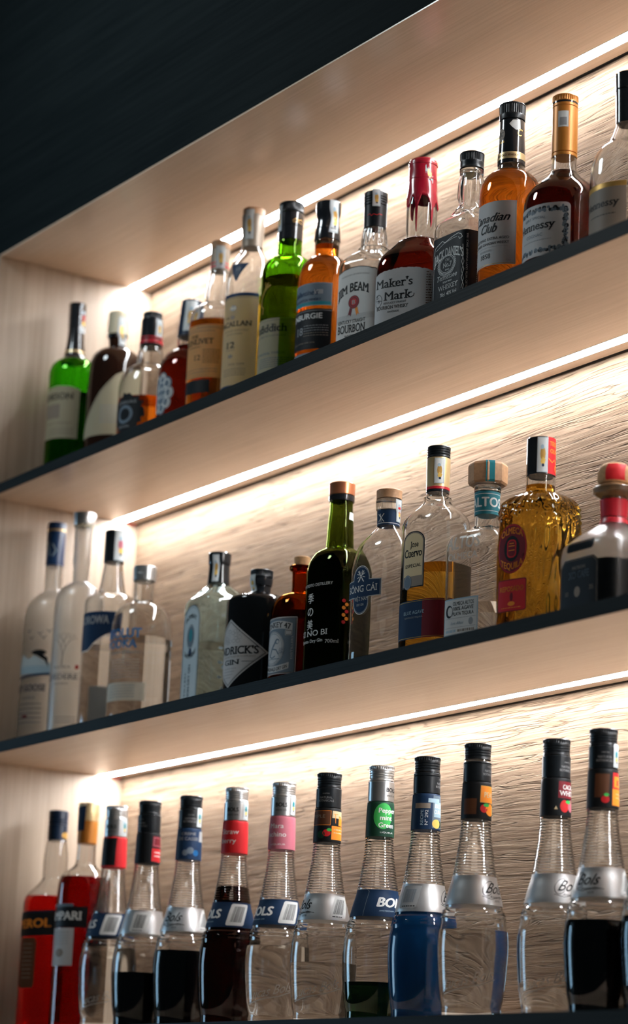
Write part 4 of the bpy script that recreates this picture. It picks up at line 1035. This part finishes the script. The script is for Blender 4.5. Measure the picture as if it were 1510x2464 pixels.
b = mk('altos', 'tequila_bottle', 'square clear tequila bottle with big faceted wooden stopper and teal neck band', 'bottle', rot=12, n=4, b=.9, shelf='B', group=GT, seg=72)
b.glass(M['clear'], 212, seg=72, t=3, floor=8)
b.liquid(66, M['l_clear'])
pr = [(214.5, 20.6), (217, 22.2), (237.5, 22.4), (240.2, 21)]
v = []; f = []
for z, r_ in pr:
    for k in range(8): a = R(22.5 + 45*k); v.append((r_*math.cos(a)*.001*1.05, r_*math.sin(a)*.001*1.05, z*.001))
for q in range(3):
    for k in range(8): f.append((q*8+k, q*8+(k+1) % 8, q*8+8+(k+1) % 8, q*8+8+k))
f += [tuple(range(7, -1, -1)), tuple(range(24, 32))]
st = link('wooden_stopper', mesh_from('wooden_stopper', v, f, smooth=False), C['wood'], b.root)
st.rotation_euler = (0, 0, R(18))
v = []; f = []
for k, (z, r_) in enumerate([(214.5, 21.6), (217.5, 22.6), (237.5, 22.8), (240.6, 21.6), (240.8, 6)]):
    for s_ in (-1, 1): v.append((s_*5.4*.001, -r_*.999*.001, z*.001))
    if k: f.append((2*k-2, 2*k-1, 2*k+1, 2*k))
a_ = R(45 - 18 + 18); tape = link('teal_strip', mesh_from('teal_strip', v, f, smooth=False), K['teal'], st); tape.rotation_euler = (0, 0, R(45 - 18 + 12 - 9)); 
b.sleeve('glass_lip', 206, 213.5, M['clear'], .8, bev=1.0); b.sleeve('neck_label', 177, 205, C['teal'], .4, bev=.3)
L = b.label('neck_lettering', 186, 9, .6); L.text('ALTOS', 0, 0, 11, 44, K['white'], 0, .03).line([(-24, 15.5), (40, 15.5)], .6, K['white'], 0).line([(-24, -5), (40, -5)], .6, K['white'], 0); L.build()
L = b.label('embossed_lettering', 120, -4, .3); L.text('ALTOS', 0, 12, 15, 52, M['etched'], 0, .03).text('OLMECA', 0, -1, 8, 46, M['etched'], 0, .02); L.build()
L = b.label('front_label', 51, -5); L.rect(-27, -22, 27, 22, K['ltblue']).rect(-25.5, -20.5, 25.5, 20.5, K['paper'], 1)
L.text('OLMECA ALTOS', 5, 13.5, 4.4, 32, K['ink'], 2, .02).text('100% AGAVE', 5, 7.5, 4.4, 31, K['ink'], 2, .02).text('PLATA TEQUILA', 5, 1.5, 4, 32, K['ink'], 2, .02).ell(-17, 7, 6, 7.5, K['ink'], 2).ell(-15.5, 7, 4, 5.4, K['paper'], 3)
L.line([(-24, -1.5), (24, -1.5)], .4, K['grey'], 2).text('Los Altos', -4, -9, 3.4, 20, K['ltblue'], 2, .01, .4).ell(17, -7, 3.5, 4.5, K['grey'], 2, 10).line([(-24, -12.5), (24, -12.5)], .4, K['grey'], 2).micro(-22, -6, -18, K['ltblue'], 2, 3).micro(-3, 22, -18, K['taupe'], 2, 3); L.build()

def relief(a, z):
    if z > 172: 
        return 1.0 * math.cos(22*a) * max(0, min(1, (186 - z)/5))
    s_ = math.sin(9*a + .35*z) * math.sin(.42*z - 4*a) + .7 * math.sin(17*a - .21*z) * math.sin(.6*z + 1)
    return max(-.5, min(1.5, 1.7*s_)) * min(1, max(0, (z - 8)/6))
b = mk('olmeca', 'tequila_bottle', 'golden tequila bottle with carved relief glass, oval red label and square red label', 'bottle', rot=15, n=4, b=.8, shelf='B', group=GT, seg=150)
b.disp = None
b.glass(M['clear'], 207.5, seg=150, wob=relief, step=2.2)
b.liquid(196, M['l_tequila'], seg=72)
b.sleeve('cap', 207.5, 252.3, C['gloss'], .7)
L = b.label('cap_label', 230, 30, .8); L.rect(-12, -22, 26, 22, K['red']).text('TEQUILA', 2, 12, 5, 24, K['orange'], 1, .02).text('OLMECA', 2, 3, 5, 22, K['orange'], 1, .02).line([(-11, -4), (-6, -8), (-2, -4), (2, -8), (6, -4), (10, -8), (14, -4)], 1, K['orange'], 1).ell(4, -14, 5, 5, K['orange'], 1).ell(4, -14, 3, 3, K['red'], 2); L.build()
L = b.label('oval_label', 117, -12, 1.4); L.ell(0, 0, 21.5, 29, K['dkred'], 0).ring(0, 0, 20.5, 28, .8, K['red'], 1).ell(0, 0, 11, 15, K['ink'], 1).rrect(-6.5, -10.5, 6.5, 10.5, 5, K['red'], 2).rrect(-5, -9, 5, 9, 4, K['dkred'], 3).line([(-4, 3), (4, 3)], .8, K['orange'], 4).line([(-4, -2), (4, -2)], .8, K['orange'], 4).line([(-3, 6), (3, 6)], .8, K['orange'], 4)
L.text('OLMECA', 0, 17.5, 7.2, 31, K['orange'], 2, .03, warp=arch(.022)).text('TEQUILA', 0, -24, 7.2, 32, K['orange'], 2, .03, warp=arch(-.022)); L.build()
L = b.label('square_label', 63, -11, 1.4); L.rrect(-21, -19, 21, 18.5, 3, K['dkred']).rrect(-19.8, -17.8, 19.8, 17.3, 2.4, K['red'], 1).text('REPOSADO', 0, 4.5, 5.6, 34, K['orange'], 2, .025).ell(0, -2, 2.2, 5, K['dkred'], 2).ell(0, -10, 5, 2.6, K['orange'], 2).micro(-14, 14, -15, K['orange'], 2, .8); L.build()
stamp(b, 209, 251, 12, 12)

b = mk('patron', 'liqueur_bottle', 'squat coffee liqueur bottle with round cork stopper, red ribbon and black label', 'bottle', n=4, rot=0, shelf='B', seg=72)
b.glass(M['frost'], 152, seg=72, t=3, ztop=163)
b.liquid(74, M['l_black'])
b.sleeve('ball_stopper', 168, 189, C['cork'], .4, dome=4); b.sleeve('stopper_neck', 150, 168, C['cork'], -3.0); b.sleeve('glass_lip', 157, 164, M['frost'], .4, bev=1.2)
b.sleeve('red_ribbon', 122.5, 129, C['red'], .8, bev=.5); b.sleeve('neck_ribbon', 130, 150, C['red'], .5, bev=.3, seg=48)
L = b.label('stopper_tape', 180, 14, .6); L.rect(-8, -10, 14, 9, K['red']); L.build()
L = b.label('front_label', 50, 0); L.poly([(-34, -34), (31, -34), (31, 22), (24, 28), (-24, 28), (-34, 20)], K['ink']).line([(-32, -32), (29, -32), (29, 21), (23, 26.5), (-23, 26.5), (-32, 19)], .5, K['taupe'], 1, True)
L.text('XO CAFE', 0, 6, 7.6, 34, K['steel'], 1, .01, serif=.8).text('PATRON', 0, 16, 3.4, 22, K['taupe'], 1, serif=1).ell(-2, -9, 5, 6, K['taupe'], 1, 12).text('XO', -20, -12, 4.6, 6, K['taupe'], 1).text('35', 21, -9, 4.6, 6, K['taupe'], 1); L.build()
L = b.label('shoulder_label', 92, 0, .4); L.rrect(-22, -6, 23, 6, 4, K['ink']).rrect(-20, -4.6, 21, 4.6, 3.2, C['gloss'], 1); L.build()

# ---- lowest shelf -------------------------------------------------------------------------------
b = mk('aperol', 'aperitif_bottle', 'bright red aperitif bottle with navy cap and slanted dark label, beside the side panel', 'bottle', shelf='C', group=GA)
b.glass(M['clear'], 280, seg=56)
b.liquid(196, M['l_red'])
b.sleeve('cap', 303, 323.6, C['navy'], .6, grooves=(307, 310)); b.sleeve('neck_capsule', 280, 302.6, C['navy'], .5)
L = b.label('neck_label', 287, 30, .7); L.ell(0, 0, 8, 5, K['gold']); L.build()
L = b.label('front_label', 155, 10); L.rect(-46, -18, 44, 18, K['ink'], 0, warp=lambda u, v: (u, v + .05*u)).text('APEROL', -2, -6, 12, 78, K['orange'], 1, .03, warp=lambda u, v: (u, v + .05*u)).line([(-46, 16), (44, 16)], .8, K['navy'], 1, warp=lambda u, v: (u, v + .05*u))
L.rrect(-16, -92, 16, -20, 6, K['brown'], 0); 
for k in range(9): L.micro(-10, 10, -30 - k*6, K['taupe'], 1, 1.2, k)
L.build()

b = mk('campari', 'aperitif_bottle', 'crimson bitter bottle with gold cap, black band label and grey lower label', 'bottle', shelf='C', group=GA)
b.glass(M['clear'], 268, seg=56)
b.liquid(219, M['l_crimson'])
b.sleeve('cap', 301, 326.6, C['gold'], .6, grooves=(305, 308, 311)); b.sleeve('neck_capsule', 268, 300.6, C['goldcap'], .5)
L = b.label('neck_label', 304, 0, .8); L.poly([(-22, -18), (10, -18), (12, 18), (-22, 14)], K['navy']).line([(-20, 14), (12, 20)], 1, K['white'], 1); L.build()
L = b.label('front_label', 160, 8); L.rect(-44, -14, 41, 15, K['ink']).rect(-44, 15, 20, 19, K['steel']).text('CAMPARI', -5, -3.5, 11.5, 76, K['white'], 1, .03, serif=.6)
L.rect(-22, -68, 23, -15, K['greypaper'], 0).ell(0, -50, 8, 6, K['taupe'], 1)
for k in range(5): L.micro(-14, 16, -22 - k*4, K['grey'], 1, 1.2, k)
L.build()

BOLS = P['bols'][1]
def bols_profile():
    pts = [p for p in BOLS if p[0] > 228 or p[0] < 164 and p[0] > 134 or p[0] < 112]
    cv = Curve1(BOLS); z = 226.5
    while z > 166: pts += [(z, cv(z) + .55), (z - 1.65, cv(z - 1.65) - .25)]; z -= 3.3
    for z in (130, 125.5, 121, 116.5): pts += [(z, cv(z) + .7), (z - 2.2, cv(z - 2.2) - .1)]
    return sorted(set(pts), reverse=True)
BP = bols_profile()
class _Shared: me = None
# x, y, shell of caps, sleeve kind, label kind, label turn (mm), liquid, level, wording
BL = [
 (0.2340, -.1330, 'silver', 'red', 'navy', -14, 'l_clear', 117, 'silver capped ribbed neck bottle with orange red sleeve beside the crimson bitter bottle'),
 (0.3220, -.1290, 'black', 'maroon', 'silver', -30, 'l_black', 79, 'ribbed neck bottle one third full of black liqueur with maroon neck panel'),
 (0.4155, -.1180, 'black', 'cassis', 'silver', 8, 'l_black', 106, 'ribbed neck bottle half full of black liqueur with navy neck sleeve'),
 (0.5376, -.1200, 'silver', 'strawberry', 'navy', -8, 'l_garnet', 186, 'ribbed neck bottle filled to the neck with dark garnet liqueur, bright red neck sleeve'),
 (0.6301, -.1053, 'silver', 'maraschino', 'navy', -2, 'l_clear', 105, 'ribbed neck bottle of clear liqueur with silver cap and pink neck sleeve'),
 (0.7473, -.1128, 'black', 'triple', 'silver', -6, 'l_clear', 79, 'clear ribbed neck bottle with orange boxed sleeve, between pink and green sleeved bottles'),
 (0.8492, -.1034, 'silver', 'mint', 'navy', 44, 'l_mint', 53, 'ribbed neck bottle with green mint neck sleeve and a little dark green liqueur'),
 (0.9532, -.1096, 'black', 'blue', 'silver', 64, 'l_blue', 131, 'ribbed neck bottle of deep blue liqueur with blue neck sleeve'),
 (1.0802, -.1304, 'black', 'peach', 'silver', 50, 'l_clear', 103, 'ribbed neck bottle of clear liqueur with two part black cap and orange sleeve panel'),
 (1.1740, -.0900, 'black', 'cacao', 'silver', 40, 'l_clear', 44, 'ribbed neck bottle nearly empty of clear liqueur with dark cocoa neck sleeve'),
 (1.2680, -.1000, 'black', 'orange', 'silver', 6, 'l_black', 107, 'ribbed neck bottle of black liqueur with orange red panel and stamp on its neck'),
 (1.3620, -.1010, 'black', 'maroon', 'silver', 0, 'l_black', 107, 'ribbed neck bottle of black liqueur, last of its row, cut off by picture edge'),
]
def bols(i, x, y, capc, slv, lab, turn, liq, level, label):
    zs = 1.0
    b = Bottle('liqueur_bottle', label, 'bottle', 'C', x, y, 0, BP, group=GL, seg=56, zs=zs)
    b.ctrl = sorted(b.ctrl)
    if _Shared.me is None:
        b.glass(M['clear'], 228, seg=56, t=2.6, step=5); _Shared.me = b.glass_obj.data
    else:
        b.wall, b.floor = 2.6, 7.0
        link('glass_body', _Shared.me, None, b.root)
    b.liquid(level, M[liq], seg=56)
    cc = C[capc]
    gr = (302, 305, 308) if capc == 'black' else (301, 304, 307, 310)
    b.sleeve('cap', 298.2, 316.5, cc, .4, grooves=gr, knurl=(311.5, 315.5))
    b.sleeve('neck_capsule', 272.5, 297.4 if slv != 'peach' else 295.5, cc, .4, grooves=(293,) if slv in ('peach', 'blue') else ())
    kc = K['ink'] if capc == 'black' else K['navy']
    L = b.label('capsule_print', 280, turn * .35 + 14, .5)
    if capc == 'silver': L.text('BOLS', 0, 4, 5, 16, K['ink'], 0, .035).text('SINCE 1575', 0, -1.5, 1.9, 15, K['ink'], 0, .02)
    else: L.text('CRAFTED', 0, 9, 1.4, 9, K['grey'], 0).text('NATURAL', 0, 3.4, 2.6, 16, K['grey'], 0, .01).text('BOTANICALS', 0, -.6, 2.6, 20, K['grey'], 0, .01)
    L.build()
    base = {'red': 'red', 'maroon': 'ink', 'cassis': 'navy', 'strawberry': 'red', 'maraschino': 'pink', 'triple': 'ink', 'mint': 'dkgreen', 'blue': 'navy', 'peach': 'ink', 'cacao': 'brown', 'orange': 'ink'}[slv]
    if slv == 'cacao': base = 'ink'
    b.sleeve('neck_sleeve', 229, 271.8, K[base], .35, bev=.4)
    L = b.label('sleeve_print', 250, 22, .45)
    if slv == 'red': L.rect(-40, -19, -2, 20, K['ink'])
    elif slv == 'maroon': L.rect(2, 2, 24, 17, K['dkred']).frame(4, 4, 22, 15, .8, K['pink']).rect(2, -18, 24, 0, K['red']).micro(6, 22, -6, K['white'], 1, 1.4).micro(6, 22, -11, K['white'], 1, 1.4)
    elif slv == 'cassis': L.rect(10, 4, 22, 18, K['grey']).text('CREME', -6, 12, 3.6, 20, K['grey'], 1, .01, serif=.6).text('DE CASSIS', -6, 5, 4.2, 28, K['grey'], 1, .01, serif=.6).ell(-2, -9, 5, 4.6, K['steel'], 0).ell(6, -12, 4, 4, K['blue'], 0).ell(-9, -12, 4, 4, K['steel'], 0)
    elif slv == 'strawberry': L.text('Straw', -12, 4, 6.2, 24, K['white'], 0, .01).text('berry', -14, -8, 6.2, 22, K['white'], 0, .01)
    elif slv == 'maraschino': L.text('Mara', -13, 6, 6, 19, K['white'], 0, .01).text('schino', -12, -5, 6, 25, K['white'], 0, .01).text('LIQUEUR', -10, -16, 2, 20, K['white'], 0)
    elif slv == 'triple':
        L.rect(-30, 0, -2, 18, K['brown']).frame(-30, 0, -2, 18, .5, K['orange']).text('TRIPLE', -20, 9, 4, 22, K['taupe'], 1).rect(0, 9, 24, 18, K['cream']).rect(10, 0, 24, 12, K['orange']).line([(4, 14), (5, 3)], .8, K['orange'], 1).line([(2, 14), (8, 14)], .7, K['orange'], 1).rect(0, -18, 24, -1, K['orange']).micro(3, 22, -6, K['cream'], 1, 1.3).micro(3, 22, -10, K['cream'], 1, 1.3).ell(-6, -10, 5, 4.4, K['red'], 1).ell(-13, -12, 5, 5, K['dkgreen'], 1).ell(-3, -6, 3, 2, K['green'], 2)
    elif slv == 'mint': L.ell(-2, 4, 12, 16, K['green'], 0).text('Pepper', 4, 8, 5.8, 24, K['white'], 1, .03).text('mint', 2, -1, 5.8, 16, K['white'], 1, .03).text('Green', 3, -10, 5.8, 21, K['white'], 1, .03).text('LIQUEUR', 4, -17, 1.8, 18, K['white'], 1)
    elif slv == 'blue':
        L.rect(2, -19, 28, 20, K['steel']).rect(4, -6, 26, 12, K['ltblue'], 1).text('BLUE', 14, 5, 4.6, 18, K['white'], 2, .02, serif=.8).text('CURAÇAO', 15, -2, 4.6, 22, K['white'], 2, .02).rect(-20, 4, -1, 10, K['taupe'], 1).rect(-4, 11, 12, 16, K['ltblue'], 2).text('RECIPE', -9, -7, 3.2, 18, K['ltblue'], 1, .01, rot=90).text('Nº 292', -3.4, -7, 3.6, 18, K['white'], 1, .01, rot=90).ell(8, -14, 6, 5.4, K['yellow'], 2).ell(15, -14, 4, 4, K['dkgreen'], 1)
    elif slv == 'peach':
        L.rect(-2, -2, 30, 17, K['orange']).frame(-2, -2, 30, 17, .5, K['gold']).text('PEACH', 13, 4, 6, 21, K['cream'], 1, .025).ell(3, -9, 4.6, 4.8, K['red'], 1).ell(12, -10, 7, 7, K['orange'], 1).ell(20, -10, 5, 6, K['yellow'], 1).ell(6, -5, 4, 2, K['green'], 2).rect(-22, -16, -6, 2, K['brown'])
    elif slv == 'cacao':
        L.rect(-4, -1, 26, 18, K['dkred']).text('CACAO', 10, 9, 5.2, 18, K['white'], 1, .02).text('WHITE', 9, 2, 5.2, 24, K['white'], 1, .02, serif=.8).ell(4, -10, 5.5, 7, K['red'], 1).ell(14, -9, 5.5, 7, K['pink'], 1).ell(9, -5, 4, 2, K['green'], 2).poly([(-8, -14), (-4, -14), (-6, -10)], K['cream'], 1)
    elif slv == 'orange':
        L.rect(4, -18, 30, 18, K['red']).rect(6, 2, 28, 14, K['orange'], 1).rect(10, 4, 14, 10, K['red'], 2).rect(17, 4, 22, 11, K['white'], 2).rect(4, -18, 30, 0, K['orange'], 1).micro(9, 26, -6, K['cream'], 2, 1.2).micro(9, 26, -10, K['cream'], 2, 1.2).rect(-16, -10, 0, 16, K['brown']).ell(-4, -12, 4.5, 4, K['red'], 1).ell(-3, -7, 3, 1.8, K['green'], 2)
    L.build()
    zb = b.label('front_label', 147.5, turn, .45)
    matl = K['silverfoil'] if lab == 'silver' else K['navy']
    r_ = b.prof(147); half = PI * r_ - .5
    v0, v1 = (-16.5, 16.5)
    # full wrap band: conical, so its edges stay level
    band = b.sleeve('front_label', 147.5 + v0, 147.5 + v1, matl, .35, bev=0, seg=72)
    if lab == 'silver':
        ink = K['ink']
        zb.text('Bols', 4, -3, 12, 27, ink, 1, .008, .35).ring(-7, 2, 7, 9, .7, ink, 1, 24, 60, 330).line([(-12, -7), (0, -10), (14, -6), (24, -8)], .6, ink, 1).text('Amsterdam', 8, -8.5, 3, 22, ink, 1, 0, .3).text('1575', 10, -12.5, 2.2, 8, ink, 1, 0, .2)
        if turn < 20: zb.rrect(44, -14, 68, 14, 2, K['paper'], 1).barcode(48, -9, 62, 10, K['ink'], 2).micro(48, 62, -12.5, K['ink'], 2, 1)
        elif slv == 'blue': zb.rrect(-66, -13, -42, 14, 2, K['grey'], 1).barcode(-62, -6, -47, 10, K['steel'], 2).micro(-62, -44, -11, K['ink'], 2, 1.2)
    else:
        zb.text('BOLS', 4, -4.5, 11, 40, K['white'], 1, .05).text('AMSTERDAM 1575', 2, -10.5, 1.8, 26, K['ltblue'], 1)
        if turn < 20: zb.rrect(34, -14.5, 58, 14.5, 2.5, K['paper'], 1).barcode(39, -10, 54, 11, K['ink'], 2)
        else: zb.line([(-30, -16), (-30, 14), (-33, 16.4), (-60, 16.4)], .7, K['steel'], 1)
    join(band, zb.build())
    if M[liq] is M['l_clear']:
        e = b.label('embossed_script', 40, 30, .3)
        e.text('Lucas Bols', 0, 2, 11, 62, M['etched'], 0, 0, .5, warp=lambda u, v: (u, v + .22*u)).line([(-32, -9), (-10, -3), (12, 1), (32, 8)], 1.3, M['etched'], 0); e.build()
    if i in (0, 3, 4, 10, 2): stamp(b, 274, 300, 30, 9, c1='teal')
for i, row in enumerate(BL): bols(i, *row)
bpy.data.objects.remove(_fo)
for me in list(bpy.data.meshes):
    if me.users == 0: bpy.data.meshes.remove(me)
